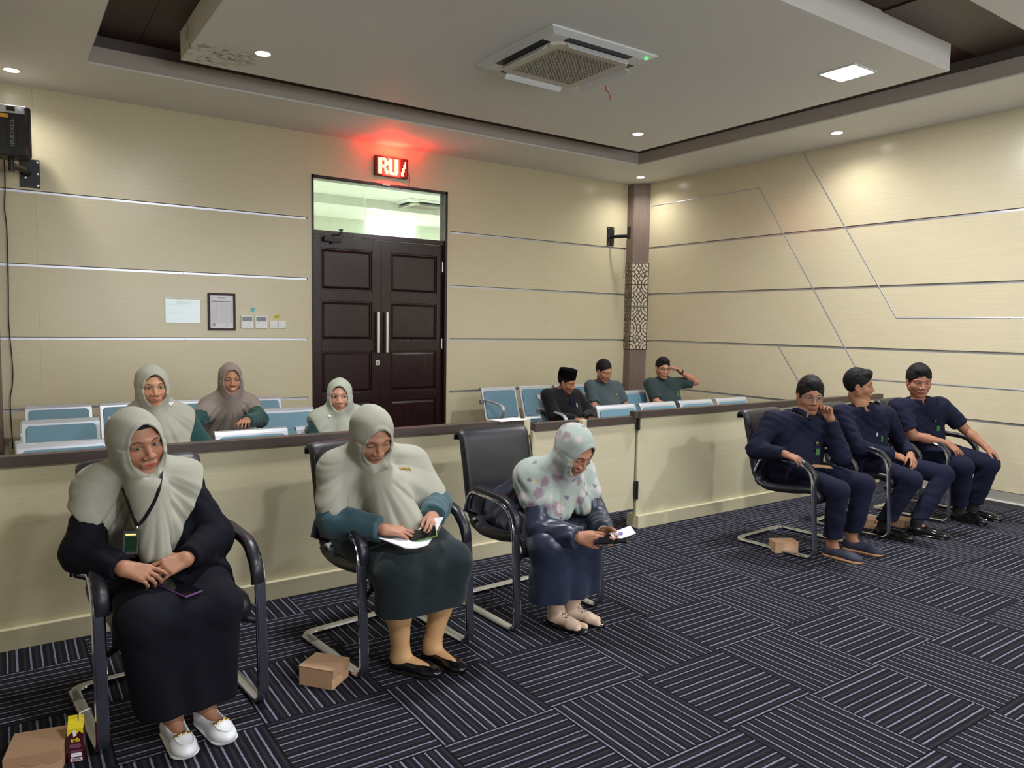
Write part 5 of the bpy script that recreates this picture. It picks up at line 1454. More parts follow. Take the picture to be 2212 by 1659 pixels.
    def hair(s, mat, top=0.014, line=0.058, side=0.0, quiff=0.0, amp=0.002, receding=0.0):
        amp = amp*0.55
        def f(P):
            q = s.hq(P); Q = q.copy(); Q[:, 0] = np.abs(q[:, 0])/s.k.get('wide', 1.0)
            d = sd_ell(Q, (0, -0.017, 0.032+top*0.4), (0.0765+top*0.35, 0.093+top*0.3, 0.0865+top))
            if quiff: d = smin(d, sd_ell(Q, (0, 0.055, 0.092), (0.05, 0.032, 0.022+quiff)), 0.02)
            # hairline: forehead cut and temples
            cut = sd_ell(Q, (0, 0.118, -0.006), (0.064-receding*0.3, 0.085, line+0.014))
            d = smax(d, -(cut+0.003*np.sin(q[:, 0]*170+1.0)+0.002*np.sin(q[:, 0]*410)), 0.005)
            low = np.where(Q[:, 1] > -0.02, -0.012-Q[:, 2]+sstep(Q[:, 1], 0.02, 0.045)*0.03, -0.055-side-Q[:, 2])
            earcut = sd_ell(Q, (0.080, -0.006, -0.012), (0.016, 0.021, 0.032))
            d = smax(d, low, 0.008); d = smax(d, -earcut, 0.005)
            n_ = 2.0*np.sin(q[:, 0]*420+6*np.sin(Q[:, 2]*50+q[:, 1]*45))*0.6+np.sin(q[:, 0]*150+q[:, 1]*60+5*np.sin(Q[:, 2]*30))*0.9
            return (d+n_*amp)*s.hs
        lo, hi = s.bbox([s.H], 0.15); return to_obj('hair', [mesh_sdf(f, lo, hi, s.res*0.55)], mat, s.root)
    def collar(s, mat, name='collar'):
        base = Vector(s.N+s.dn*0.020+s.fw*0.006); ax = Vector(nrm(s.H+s.Rh @ np.array([0, -0.022, -0.075])-V_(base))); ax = (ax*0.6+Vector(-s.dn)*0.4).normalized()
        fw = Vector(s.fw); fw = (fw-ax*fw.dot(ax)).normalized(); rl = ax.cross(fw)
        base = base+ax*0.030
        bm = bmesh.new(); rows = []; n = 30
        for k in range(n+1):
            t = k/n; ph = 0.20+(2*PI-0.40)*t; fr = min(ph, 2*PI-ph); tip = math.exp(-(fr/0.55)**2)
            d = fw*math.cos(ph)+rl*math.sin(ph)
            pts = [base+d*0.066-ax*0.020, base+d*0.0625+ax*(0.018-0.010*tip), base+d*0.068+ax*(0.020-0.010*tip), base+d*(0.082+0.004*tip)-ax*(0.012+0.026*tip)]
            rows.append([bm.verts.new(p) for p in pts])
        for A, B in zip(rows[:-1], rows[1:]):
            for m_ in range(3): bm.faces.new((A[m_], A[m_+1], B[m_+1], B[m_]))
        o = s.local_child(name, bm, mat, smooth=True, sharp=1.4)
        md = o.modifiers.new('thick', 'SOLIDIFY'); md.thickness = 0.003; md.offset = 0
        return o
    def hl(s, *v): return Vector(s.H+s.Rh @ (np.array(v)*s.hs))
    def local_child(s, name, bm, mat, **kw):
        """bmesh in world coordinates -> child part"""
        bmesh.ops.transform(bm, matrix=Matrix.Translation(-Vector(s.root.location)), verts=bm.verts)
        return fin(name, bm, mat, s.root, **kw)
    def glasses(s, mat, r=0.0225):
        bm = bmesh.new()
        for sx in (-1, 1):
            pts = []
            for k in range(18):
                a = 2*PI*k/18; c_, s_ = math.cos(a), math.sin(a)
                c_ = math.copysign(abs(c_)**0.7, c_); s_ = math.copysign(abs(s_)**0.7, s_)
                pts.append(s.hl(sx*0.033+r*1.05*c_, 0.094-abs(sx*0.033+r*c_)*0.12, 0.002+r*0.72*s_))
            tube(bm, pts, 0.0016, 6, closed=True)
            tube(bm, [s.hl(sx*0.057, 0.088, 0.006), s.hl(sx*0.076, 0.05, 0.006), s.hl(sx*0.079, 0.0, 0.004)], 0.0014, 5)
        tube(bm, [s.hl(-0.010, 0.096, 0.006), s.hl(0, 0.098, 0.009), s.hl(0.010, 0.096, 0.006)], 0.0014, 5)
        return s.local_child('eyeglasses', bm, mat, smooth=True)
    def chip(s, name, P, size, mat, normal=None, label=None, th=0.003, up=None, bev=0.001):
        n_ = Vector(normal if normal is not None else s.fw); u = Vector(up if up is not None else -s.dn)
        R = Matrix(frame(n_, u).tolist()).to_4x4(); R.translation = Vector(P)
        bm = bmesh.new(); box2(bm, (-size[0]/2, -th/2, -size[1]/2), (size[0]/2, th/2, size[1]/2), R)
        o = s.local_child(name, bm, mat, bevel=bev)
        if label: o['label'] = label
        return o
def surf(s_, P, d, f, reach=0.3):
    """march from outside towards the figure: used to seat small items on cloth"""
    P = V_(P); d = nrm(d)
    for k in range(60):
        v = float(f(np.array([P], F32))[0])
        if v < 0.001: break
        P = P+d*max(v*0.8, 0.001)
    return P
# ================================================================== THE PEOPLE
navy = fabric('navy_cloth', srgb(20, 23, 43), 0.88, 0.0)
navy2 = fabric('black_navy_cloth', srgb(13, 14, 24), 0.88, 0.0)
teal_c = fabric('dark_teal_cloth', srgb(56, 84, 92), 0.85)
teal_d = fabric('deep_teal_knit', srgb(30, 66, 66), 0.85)
teal_sk = fabric('dark_green_skirt_cloth', srgb(22, 34, 38), 0.85)
greyg = fabric('grey_green_uniform_cloth', srgb(64, 76, 80), 0.85)
sage = fabric('sage_grey_chiffon', srgb(156, 155, 141), 0.85, 0.1, 700, 0.04)
taupe = fabric('taupe_chiffon', srgb(132, 120, 112), 0.85, 0.1, 700, 0.04)
satin = fabric('blue_satin', srgb(31, 39, 62), 0.36, 0.1, 600, 0.15, 0.6)
black = fabric('black_jersey', srgb(18, 18, 20), 0.9)
hairm = fabric('black_hair', srgb(17, 15, 15), 0.72, 0.0, 260, 0.3, 0.25, 0.9)
shoe_b = simple('black_shoe_leather', srgb(16, 16, 18), 0.2)
gold = simple('gold_metal', srgb(206, 168, 90), 0.3, 0.9)
white_pin = simple('white_pin', srgb(232, 230, 226), 0.3)

def hand(d, b, **k): return dict(dir=d, back=b, **k)
def phone(name, c, fw, up, label, size=(0.075, 0.158, 0.009), rim=None, scr=None):
    t = thing(name, label, 'phone', c, 0, 'smartphones'); R = Matrix(frame(fw, up).tolist()).to_4x4()
    bm = bmesh.new(); box2(bm, (-size[0]/2, -size[1]/2, -size[2]/2), (size[0]/2, size[1]/2, size[2]/2), R); fin('phone_body', bm, rim or M['phone'], t, bevel=0.004, seg=3)
    bm = bmesh.new(); box2(bm, (-size[0]/2+0.003, -size[1]/2+0.003, size[2]/2), (size[0]/2-0.003, size[1]/2-0.003, size[2]/2+0.0008), R); fin('screen', bm, scr or M['phone'], t)
    return t
# --- woman in black with the lanyard ------------------------------------
W1 = Fig('w1', 'seated woman in black robe and sage headscarf, hands clasped, wearing a lanyard', None,
    head=(0.415, 3.09, 1.072), face=(0.30, 0.10, 0.15), hs=1.02, veiled=True, wide=1.08, fat=0.96, arm=1.02, res=0.0056,
    sh=((0.29, 3.18, 0.895), (0.60, 3.22, 0.885)), el=((0.225, 3.05, 0.69), (0.695, 3.11, 0.665)), wr=((0.335, 2.895, 0.655), (0.550, 2.925, 0.645)),
    hip=((0.42, 3.24, 0.54), (0.63, 3.25, 0.54)), kn=((0.385, 2.83, 0.475), (0.645, 2.865, 0.47)), an=((0.485, 2.885, 0.08), (0.605, 2.90, 0.08)), feet=(0.10, 0.22),
    hands=[hand((0.86, -0.42, -0.28), (0.0, -0.65, 0.75), curls=[0.25, 0.55, 0.6, 0.65], spread=0.05, thumb=(0.25, 0.1)), hand((-0.90, -0.30, -0.16), (0.1, -0.72, 0.68), curls=[0.30, 0.55, 0.5, 0.55], spread=0.10, thumb=(0.9, -0.3))])
W1.body(skin_mat('skin_a', srgb(165, 117, 91), srgb(168, 66, 58), gaze=0.004, openness=0.64), bare_leg=0.006)
W1.top('robe', navy2, off=0.012, rs=(0.060, 0.068, 0.068, 0.043), lap=0.62, wr_amp=0.0042, laprad=(0.122, 0.105))
W1.skirt(navy2, hem=0.105, spread=(0.085, 0.078), flare=0.03, amp=0.006, nf=26)
def hemW1(s, lt, ft, P): return np.where(ft > -0.02, s-(0.35-1.55*np.maximum(np.abs(lt)-0.045, 0)), s-0.16)
W1.veil(sage, hemW1, off=0.022, arm_t=0.45, amp=0.006, nf=22, rad=0.083, hang=[((0.44, 3.02, 0.90), (0.455, 2.975, 0.68), 0.075, 0.055)])
W1.inner_cap(black)
WL = simple('white_loafer_leather', srgb(226, 228, 232), 0.42, var=0.02)
for i in (0, 1):
    sh_ = W1.shoe(i, WL, 'loafer'); o_, R_, f_ = W1.foot
    pv = []
    for k in range(15):
        a_ = PI*k/14; pv.append(Vector(surf(W1, V_(o_)+R_ @ np.array([0.029*math.cos(a_), 0.138+0.052*math.sin(a_), 0.09]), (0, 0, -1), f_)))
    bm = bmesh.new(); tube(bm, smooth_path([p-Vector(W1.root.location) for p in pv], 3), 0.0022, 6); fin('vamp_seam', bm, WL, sh_, smooth=True)
    for k in range(7):
        bm = bmesh.new(); Mx = Matrix(R_.tolist()).to_4x4(); Mx.translation = Vector(o_)
        x = -0.027+0.009*k; yy = 0.126+(0.002 if k % 2 else -0.002); wp = surf(W1, V_(o_)+R_ @ np.array([x, yy, 0.09]), (0, 0, -1), f_); z = wp[2]+0.001
        box(bm, (x, yy, z), (0.0066, 0.013, 0.004), Mx)
        bmesh.ops.transform(bm, matrix=Matrix.Translation(-Vector(W1.root.location)), verts=bm.verts)
        fin('buckle_link', bm, gold, sh_, bevel=0.0008)
def hit(F, px, py, lift=0.0, fn=None, t0=0.75):
    v = np.array(ray(px, py), float); d = nrm(v); p0 = np.array([0, 0, CAMH])+v*(F.H[1]/v[1])*t0
    p = surf(F, p0, d, fn or F.veil_f); return Vector(p-d*lift)
la = [hit(W1, 349, 1016, -0.02), hit(W1, 348, 1030, 0.0)]+[hit(W1, x, y, 0.003) for x, y in [(344, 1055), (337, 1075), (330, 1090), (321, 1106), (312, 1120), (304, 1130), (297, 1137)]]
lb = [hit(W1, 262, 1046, -0.02), hit(W1, 266, 1056, -0.001)]+[hit(W1, x, y, 0.003) for x, y in [(273, 1075), (280, 1095), (286, 1112), (290, 1122), (297, 1137)]]
bm = bmesh.new()
for L_ in (la, lb): sweep(bm, smooth_path(L_, 5), (0.9, -0.3, 0.3), 0.0062, 0.0012, 6, power=4)
W1.local_child('lanyard', bm, black, smooth=True)
vd = -Vector(ray(281, 1172)).normalized()
cl_ = hit(W1, 297, 1137, 0.004); bp = at(282, 1172, Y=cl_.y-0.012)
W1.chip('name_badge', bp, (0.052, 0.082), M['rubber'], (0.05, -1, 0.25), 'black badge holder with a dark green card', 0.006, (0.12, 0.2, 1))
W1.chip('badge_card', bp+Vector((0.0003, -0.0042, -0.006)), (0.040, 0.052), simple('green_card', srgb(18, 44, 28), 0.8, spec=0.1), (0.05, -1, 0.25), None, 0.001, (0.12, 0.2, 1))
W1.chip('badge_strip', bp+Vector((0.0008, -0.0036, 0.030)), (0.034, 0.006), gold, (0.05, -1, 0.25), None, 0.001, (0.12, 0.2, 1))
bm = bmesh.new(); tube(bm, smooth_path([hit(W1, 297, 1137, 0.004), hit(W1, 294, 1144, 0.006), hit(W1, 288, 1152, 0.010)], 4), 0.003, 6); W1.local_child('clasp', bm, M['steel'], smooth=True)
phone('smartphone', at(388, 1270, Y=2.865), (0.45, -0.85, -0.12), (0.05, -0.12, 1), 'black smartphone with violet edges lying on the lap of the woman in black', rim=simple('violet_case', srgb(92, 60, 110), 0.3))

# --- woman reading a booklet ---------------------------------------------
W2 = Fig('w2', 'seated woman in wide sage headscarf and dark green skirt reading a booklet', None,
    head=(1.365, 3.08, 1.035), face=(0.02, 0.52, 0.10), hs=1.02, veiled=True, wide=1.08, fat=1.18, arm=1.12, res=0.0058,
    sh=((1.255, 3.22, 0.865), (1.635, 3.24, 0.85)), el=((1.205, 3.12, 0.655), (1.715, 3.12, 0.665)), wr=((1.345, 2.915, 0.645), (1.585, 2.915, 0.665)),
    hip=((1.39, 3.27, 0.53), (1.63, 3.28, 0.53)), kn=((1.375, 2.84, 0.465), (1.645, 2.86, 0.46)), an=((1.425, 2.905, 0.085), (1.585, 2.905, 0.085)), feet=(0.62, 0.30),
    hands=[hand((0.86, -0.45, -0.10), (0.05, -0.35, 0.93), curls=[0.15, 0.25, 0.32, 0.4], spread=0.06, thumb=(0.35, 0.1)), hand((-0.35, -0.75, -0.10), (0.55, -0.1, 0.8), curls=[0.35, 0.6, 0.7, 0.8], spread=0.03, thumb=(0.35, 0.2))])
W2.body(skin_mat('skin_b', srgb(172, 125, 100), srgb(150, 84, 78), openness=0.15), bare_leg=0.006)
W2.top('blouse', teal_c, off=0.014, rs=(0.066, 0.064, 0.066, 0.050), lap=0.30, wr_amp=0.004)
W2.skirt(teal_sk, hem=0.285, spread=(0.098, 0.112), flare=-0.005, amp=0.002, nf=20, fill=0.11)
def hemW2(s, lt, ft, P): return np.where(ft > -0.03, s-(0.335-0.55*np.maximum(np.abs(lt+0.02)-0.10, 0)), s-0.22)
W2.veil(sage, hemW2, off=0.024, arm_t=0.85, amp=0.007, nf=16, rad=0.078, chest=0.03, hang=[((1.41, 3.06, 0.80), (1.46, 3.00, 0.62), 0.10, 0.12)], pin=(0.05, 0))
stock = simple('tan_stocking', srgb(196, 154, 108), 0.6, var=0.03)
def stocking(F, mat, hem, thick=0.003, name='stocking', tabi=False):
    for i in (0, 1):
        def f(P):
            a = F.an[i]; t = V_(F.toe(i)); fl = np.array([a[0], a[1], 0.036])
            e = sd_cone(P, F.kn[i], F.kn[i]*0.45+a*0.55, 0.052, 0.050); e = smin(e, sd_cone(P, F.kn[i]*0.45+a*0.55, a, 0.048, 0.036), 0.02)
            e = smin(e, sd_cone(P, a, fl-t*0.012, 0.036, 0.032), 0.02)
            if tabi:
                r_ = np.array([-t[1], t[0], 0])
                e = smin(e, sd_cone(P, fl+(0, 0, 0.012), fl+t*0.10+(0, 0, -0.006), 0.033, 0.026), 0.025)
                big = -r_ if i == 0 else r_
                e = smin(e, sd_cone(P, fl+t*0.10-big*0.020+(0, 0, -0.010), fl+t*0.155-big*0.026+(0, 0, -0.014), 0.016, 0.014), 0.012)
                e = smin(e, sd_cone(P, fl+t*0.09+big*0.012+(0, 0, -0.010), fl+t*0.135+big*0.018+(0, 0, -0.014), 0.024, 0.016), 0.012)
            else: e = smin(e, sd_cone(P, fl+(0, 0, 0.014), fl+t*0.12+(0, 0, -0.010), 0.034, 0.022), 0.025)
            return smax(e-thick, P[:, 2]-hem-0.08, 0.004)
        lo, hi = F.bbox([F.kn[i], F.an[i], F.an[i]+V_(F.toe(i))*0.2], 0.07); lo[2] = 0.002
        to_obj(name, [mesh_sdf(f, lo, hi, F.res*0.75)], mat, F.root)
stocking(W2, stock, 0.30)
for i in (0, 1): W2.shoe(i, shoe_b, 'pump')
bm = bmesh.new()
for k in range(8): box(bm, hit(W2, 863+3.2*k, 1012+(2 if k % 2 else -1), 0.002), (0.007, 0.006, 0.009))
W2.local_child('brooch', bm, gold, bevel=0.001)
# booklet
bk = thing('booklet', 'open white booklet held over the lap of the reading woman', 'book', (1.49, 2.84, 0.66), 0)
def sheet(name, quad, mat, th=0.004, parent=bk, curve=0.0, n=8):
    q = [Vector(v)-Vector(parent.location) for v in quad]; bm = bmesh.new()
    nn = (q[1]-q[0]).cross(q[3]-q[0]).normalized(); rows = []
    for k in range(n+1):
        u = k/n; b_ = nn*curve*math.sin(PI*u)
        a = q[0].lerp(q[1], u)+b_; c = q[3].lerp(q[2], u)+b_
        rows.append([bm.verts.new(v) for v in (a, c, c-nn*th, a-nn*th)])
    for A, B in zip(rows[:-1], rows[1:]):
        for m_ in range(4): bm.faces.new((A[m_], A[(m_+1) % 4], B[(m_+1) % 4], B[m_]))
    bm.faces.new(rows[0]); bm.faces.new(rows[-1][::-1])
    return fin(name, bm, mat, parent)
c0, c1 = at(868, 1152, Y=2.90), at(912, 1172, Y=2.78)   # spine: back, front
l0, l1 = at(815, 1160, Y=2.88), at(868, 1183, Y=2.77)
r0, r1 = at(925, 1132, Y=2.90), at(955, 1118, Y=2.80)
cover = simple('dark_red_cover', srgb(74, 40, 44), 0.5)
sA = at(871, 1160, Y=2.885); sB = at(924, 1178, Y=2.765)
lA = at(818, 1163, Y=2.865); rA = at(903, 1125, Y=2.93); rB = at(958, 1118, Y=2.83)
sheet('page', (lA, sA, sB, at(872, 1184, Y=2.75)), M['paper'], 0.004, curve=0.008)
sheet('page', (sA, rA, rB, sB), M['paper'], 0.004, curve=0.006)
dz = Vector((0, 0, -0.005)); sheet('cover', (lA+dz, sA+dz, sB+dz, at(872, 1184, Y=2.75)+dz), cover, 0.002, curve=0.008); sheet('cover', (sA+dz*1.2, rA+dz*1.2, rB+dz*1.2, sB+dz*1.2), cover, 0.002, curve=0.006)
phone('smartphone', at(905, 1160, Y=2.835)+Vector((0, 0, 0.006)), (0.80, -0.45, 0.25), (-0.35, -0.25, 0.9), 'black smartphone with green edge resting in the open booklet', rim=simple('green_edge', srgb(96, 140, 70), 0.4))

# --- woman bending over her phone -----------------------------------------
def floral():
    k = NT('mint_floral_chiffon'); v = k.coord()
    base = k.mix(k.noise(v, 9, 3), srgb(150, 163, 155), srgb(172, 182, 175))
    def flowers(scale, col, lo, hi, seed):
        vr = k.n('ShaderNodeTexVoronoi'); k.l(k.mapping(v, (1, 1, 1), (seed, seed*2, seed)), vr.inputs['Vector']); vr.inputs['Scale'].default_value = scale
        d = k.math('ADD', vr.outputs['Distance'], k.math('MULTIPLY', k.math('SUBTRACT', k.noise(v, 90, 3, 0.7), 0.5), 0.55))
        sel = k.n('ShaderNodeSeparateColor'); k.l(vr.outputs['Color'], sel.inputs[0])
        return k.math('MULTIPLY', k.ramp(d, [(lo*1.0, 1), (hi*1.0, 0)]), k.math('GREATER_THAN', sel.outputs[0], 0.22)), col
    c = base
    for args in ((11, srgb(132, 98, 116), 0.24, 0.38, 0.3), (15, srgb(206, 186, 192), 0.22, 0.40, 1.7), (17, srgb(98, 80, 100), 0.14, 0.24, 3.1), (14, srgb(186, 160, 120), 0.12, 0.20, 5.3)):
        f_, col = flowers(*args); c = k.mix(k.math('MULTIPLY', f_, 0.75), c, col)
    k.set(c, 0.8, 0, 0.25, sheen=0.1); k.bump(k.noise(v, 700, 2), 0.1, 0.001)
    return k.m
W3 = Fig('w3', 'woman in mint floral headscarf and blue satin dress bending over her phone', None,
    head=(2.335, 2.83, 0.925), face=(0.16, 0.62, 0.10), hs=1.0, veiled=True, wide=1.04, fat=0.95, arm=0.98, res=0.0058,
    sh=((2.215, 3.02, 0.775), (2.535, 3.02, 0.755)), el=((2.195, 2.93, 0.525), (2.56, 2.91, 0.53)), wr=((2.285, 2.72, 0.515), (2.425, 2.70, 0.525)),
    hip=((2.27, 3.33, 0.53), (2.47, 3.34, 0.53)), kn=((2.215, 2.87, 0.45), (2.475, 2.885, 0.44)), an=((2.315, 2.925, 0.085), (2.425, 2.935, 0.085)), feet=(0.35, 0.50),
    hands=[hand((0.55, -0.80, -0.12), (-0.55, -0.45, 0.15), curls=[0.5, 0.7, 0.8, 0.85], spread=0.03, thumb=(0.35, 0.2)), hand((-0.10, -0.95, -0.15), (0.75, -0.15, -0.3), curls=[0.5, 0.7, 0.8, 0.85], spread=0.03, thumb=(0.4, 0.2))])
W3.body(skin_mat('skin_c', srgb(176, 125, 100), srgb(160, 88, 84), openness=0.2), bare_leg=0.006)
W3.top('dress_top', satin, off=0.016, rs=(0.066, 0.062, 0.064, 0.056), lap=0.45, wr_amp=0.0065, laprad=(0.118, 0.10))
W3.skirt(satin, hem=0.155, spread=(0.088, 0.098), flare=0.05, amp=0.011, nf=24, drop=(-0.01, -0.0, 0), fill=0.10)
def hemW3(s, lt, ft, P): return np.where(ft > -0.02, s-(0.30-0.75*np.maximum(np.abs(lt)-0.03, 0)), s-0.15)
W3.veil(floral(), hemW3, off=0.020, arm_t=0.42, amp=0.006, nf=20, rad=0.080, hang=[((2.36, 2.93, 0.74), (2.34, 2.91, 0.60), 0.06, 0.045), ((2.40, 2.93, 0.74), (2.47, 2.92, 0.60), 0.06, 0.045), ((2.26, 2.98, 0.72), (2.27, 2.91, 0.58), 0.05, 0.04)])
def sock_mat():
    k = NT('beige_printed_sock'); v = k.coord(); tot = None
    for i in (0, 1):
        c = V_(W3.an[i])+V_(W3.toe(i))*0.055-V_(W3.root.location); c[2] = 0.072
        vm = k.n('ShaderNodeVectorMath', operation='DISTANCE'); k.l(v, vm.inputs[0]); vm.inputs[1].default_value = tuple(c)
        m_ = k.ramp(vm.outputs['Value'], [(0.016, 1), (0.034, 0)]); tot = m_ if tot is None else k.math('MAXIMUM', tot, m_)
    pat = k.ramp(k.noise(v, 120, 3, 0.7), [(0.50, 0), (0.54, 1)])
    k.set(k.mix(k.math('MULTIPLY', k.math('GREATER_THAN', k.math('MULTIPLY', pat, tot), 0.3), 0.85), srgb(206, 180, 160), srgb(50, 46, 50)), 0.8, 0, 0.2)
    return k.m
sock = sock_mat()
stocking(W3, sock, 0.16, 0.004, 'sock', True)
for i in (0, 1):
    def fs(P, i=i):
        t = V_(W3.toe(i)); o = np.array([W3.an[i][0], W3.an[i][1], 0.0])
        d = sd_flat(P, o+(0, 0, 0.010)-t*0.02, o+t*0.145+(0, 0, 0.010), 0.040, 0.046, (0, 0, 1), 0.28)
        return smin(d, sd_ell(P, o-t*0.012+(0, 0, 0.03), (0.040, 0.046, 0.030)), 0.01)
    lo, hi = W3.bbox([(W3.an[i][0], W3.an[i][1], 0.0), V_(W3.an[i])*(1, 1, 0)+V_(W3.toe(i))*0.19], 0.07); lo[2] = -0.002; hi[2] = 0.08
    to_obj('shoe', [mesh_sdf(fs, lo, hi, 0.005)], shoe_b, W3.root)
ph = at(1318, 1165, Y=2.60)
phone('smartphone', ph, (0.75, -0.62, 0.10), (-0.1, -0.25, 1), 'black smartphone held in both hands by the woman in satin')
card = thing('paper_slip', 'white folded paper slip held behind the phone of the woman in satin', 'paper', at(1345, 1152, Y=2.58), 0)
R = Matrix(frame((0.85, -0.35, 0.28), (-0.3, -0.3, 0.9)).tolist()).to_4x4()
bm = bmesh.new(); box2(bm, (-0.03, -0.055, -0.001), (0.03, 0.055, 0.001), R); fin('slip', bm, M['paper'], card)
bm = bmesh.new(); cyl(bm, R @ Vector((0, -0.01, 0.001)), R @ Vector((0, -0.01, 0.0018)), 0.012, n=16); fin('emblem', bm, simple('blue_emblem', srgb(110, 110, 170), 0.5), card)
def band(F, i, mat, name, r, wdt=0.012, at_=0.02, label=None):
    a = F.wr[i]; dr = nrm(F.wr[i]-F.el[i]); bm = bmesh.new(); Fm = frame(dr, (0.3, 0.2, 1))
    c = V_(a)-dr*at_; pts = [Vector(c+Fm[:, 0]*r*math.cos(t)+Fm[:, 2]*r*math.sin(t)) for t in [2*PI*k/20 for k in range(20)]]
    sweep(bm, pts, Vector(dr), wdt, 0.002, 6, closed=True, power=4); o = F.local_child(name, bm, mat, smooth=True)
    if label: o['label'] = label
band(W3, 1, simple('ivory_bracelet', srgb(214, 200, 170), 0.4), 'bracelet', 0.031, 0.010, 0.004)

# --- men on the right -------------------------------------------------------
M1 = Fig('m1', 'man with glasses in navy uniform resting his cheek on his fist', None,
    head=(4.715, 3.12, 1.065), face=(-0.66, 0.05, -0.06), hs=1.04, wide=1.03, jaw=1.08, fat=1.04, arm=0.99, res=0.0075,
    sh=((4.475, 3.25, 0.90), (4.835, 3.06, 0.885)), el=((4.33, 3.27, 0.70), (4.815, 2.92, 0.66)), wr=((4.365, 3.06, 0.695), (4.765, 2.985, 0.915)),
    hip=((4.61, 3.25, 0.53), (4.80, 3.22, 0.53)), kn=((4.565, 2.78, 0.475), (4.91, 2.80, 0.475)), an=((4.63, 2.845, 0.09), (4.89, 2.86, 0.09)), feet=(0.12, 0.22),
    hands=[hand((0.45, -0.82, -0.30), (-0.25, -0.2, 0.95), curls=[0.25, 0.35, 0.4, 0.45], spread=0.09, thumb=(0.8, 0.0)), hand((-0.1, 0.30, 0.95), (0.95, -0.2, 0.1), curls=[0.9, 1.2, 1.3, 1.3], spread=0.0, thumb=(0.3, 0.2), scale=0.98)])
M1.body(skin_mat('skin_d', srgb(152, 106, 81), srgb(134, 84, 72), openness=0.7, mous=0.5, stub=0.25), bare_leg=0.009)
M1.hair(hairm, top=0.024, quiff=0.012)
M1.glasses(simple('grey_glasses_frame', srgb(120, 128, 132), 0.3, 0.5))
M1.top('shirt', navy, off=0.012, rs=(0.070, 0.062, 0.058, 0.044), lap=0.28, wr_amp=0.005)
M1.collar(navy)
NC = simple('navy_canvas_shoe', srgb(34, 38, 56), 0.7); TS = simple('tan_sole', srgb(170, 124, 80), 0.6)
M1.trousers(navy, hem=0.135)
for i in (0, 1): M1.shoe(i, NC, 'slipon', sole=TS, L=1.04)
M2 = Fig('m2', 'man in navy uniform turned in profile, leaning back with clasped hands', None,
    head=(5.465, 3.20, 1.115), face=(0.50, 0.02, 0.10), hs=1.03, wide=1.0, jaw=1.0, fat=0.97, arm=0.97, res=0.0075, ph=1.3,
    sh=((5.315, 3.25, 0.905), (5.64, 3.07, 0.895)), el=((5.315, 3.10, 0.665), (5.885, 3.08, 0.665)), wr=((5.585, 2.965, 0.60), (5.765, 2.93, 0.59)),
    hip=((5.53, 3.25, 0.52), (5.73, 3.24, 0.52)), kn=((5.47, 2.76, 0.455), (5.93, 2.75, 0.45)), an=((5.43, 2.93, 0.09), (5.70, 2.82, 0.10)), feet=(0.15, 0.35),
    hands=[hand((0.80, -0.50, -0.32), (-0.2, -0.55, 0.8), curls=[0.35, 0.5, 0.6, 0.6], spread=0.05, thumb=(0.4, 0.1)), hand((-0.55, -0.60, -0.50), (0.3, -0.55, 0.75), curls=[0.3, 0.4, 0.5, 0.5], spread=0.06, thumb=(0.5, 0.1))])
M2.body(skin_mat('skin_e', srgb(159, 112, 83), srgb(140, 88, 74), openness=0.7, mous=0.15), bare_leg=0.009)
M2.hair(hairm, top=0.014, quiff=0.012)
M2.top('shirt', navy, off=0.012, rs=(0.068, 0.060, 0.056, 0.044), lap=0.30, wr_amp=0.005)
M2.collar(navy)
M2.trousers(navy, hem=0.125)
for i in (0, 1): M2.shoe(i, shoe_b, 'dress', L=1.08)
M3 = Fig('m3', 'man in short sleeved navy uniform with one hand on his knee, nearest the right wall', None,
    head=(6.285, 3.16, 1.125), face=(-0.76, 0.14, 0.02), hs=1.07, wide=1.06, jaw=1.12, fat=1.05, arm=1.0, res=0.0075, ph=2.1,
    sh=((6.13, 3.25, 0.91), (6.475, 3.07, 0.925)), el=((6.16, 3.12, 0.685), (6.665, 2.96, 0.735)), wr=((6.27, 2.90, 0.645), (6.635, 2.765, 0.60)),
    hip=((6.40, 3.24, 0.53), (6.61, 3.22, 0.53)), kn=((6.29, 2.78, 0.475), (6.62, 2.73, 0.47)), an=((6.44, 2.86, 0.09), (6.64, 2.84, 0.09)), feet=(0.1, 0.25),
    hands=[hand((0.25, -0.75, -0.60), (-0.3, -0.5, 0.8), curls=[0.2, 0.25, 0.3, 0.35], spread=0.08, thumb=(0.5, 0.0)), hand((0.15, -0.80, -0.55), (0.15, -0.55, 0.82), curls=[0.35, 0.45, 0.5, 0.5], spread=0.06, thumb=(0.5, 0.0))])
M3.body(skin_mat('skin_f', srgb(158, 108, 83), srgb(136, 82, 72), openness=0.6, stub=0.15), sleeve='short', bare_leg=0.009)
M3.hair(hairm, top=0.020, quiff=0.010)
M3.top('shirt', navy, off=0.014, sleeve=0.45, rs=(0.074, 0.070, 0, 0), lap=0.25, wr_amp=0.004)
M3.collar(navy)
M3.trousers(navy, hem=0.125, r=(0.096, 0.078, 0.064))
for i in (0, 1): M3.shoe(i, shoe_b, 'dress', L=1.06)
bsock = simple('black_sock', srgb(14, 14, 16), 0.85)
stocking(M2, bsock, 0.22, 0.003, 'sock'); stocking(M3, bsock, 0.22, 0.003, 'sock')
greenbadge = simple('green_badge', srgb(60, 120, 60), 0.5)
def badge(F, h, v, out, size=(0.028, 0.05), mat=greenbadge, name='uniform_badge', lab=None):
    p = F.ms+F.RL*h+F.dn*v
    p = surf(F, p+F.fw*0.3, -F.fw, lambda Q: F.core(Q, out+0.006))
    return F.chip(name, p+F.fw*0.002, size, mat, F.fw, lab)
badge(M1, 0.09, 0.17, 0.014); badge(M1, 0.09, 0.115, 0.014, (0.018, 0.018), gold, 'pin', 'small round gold pin')
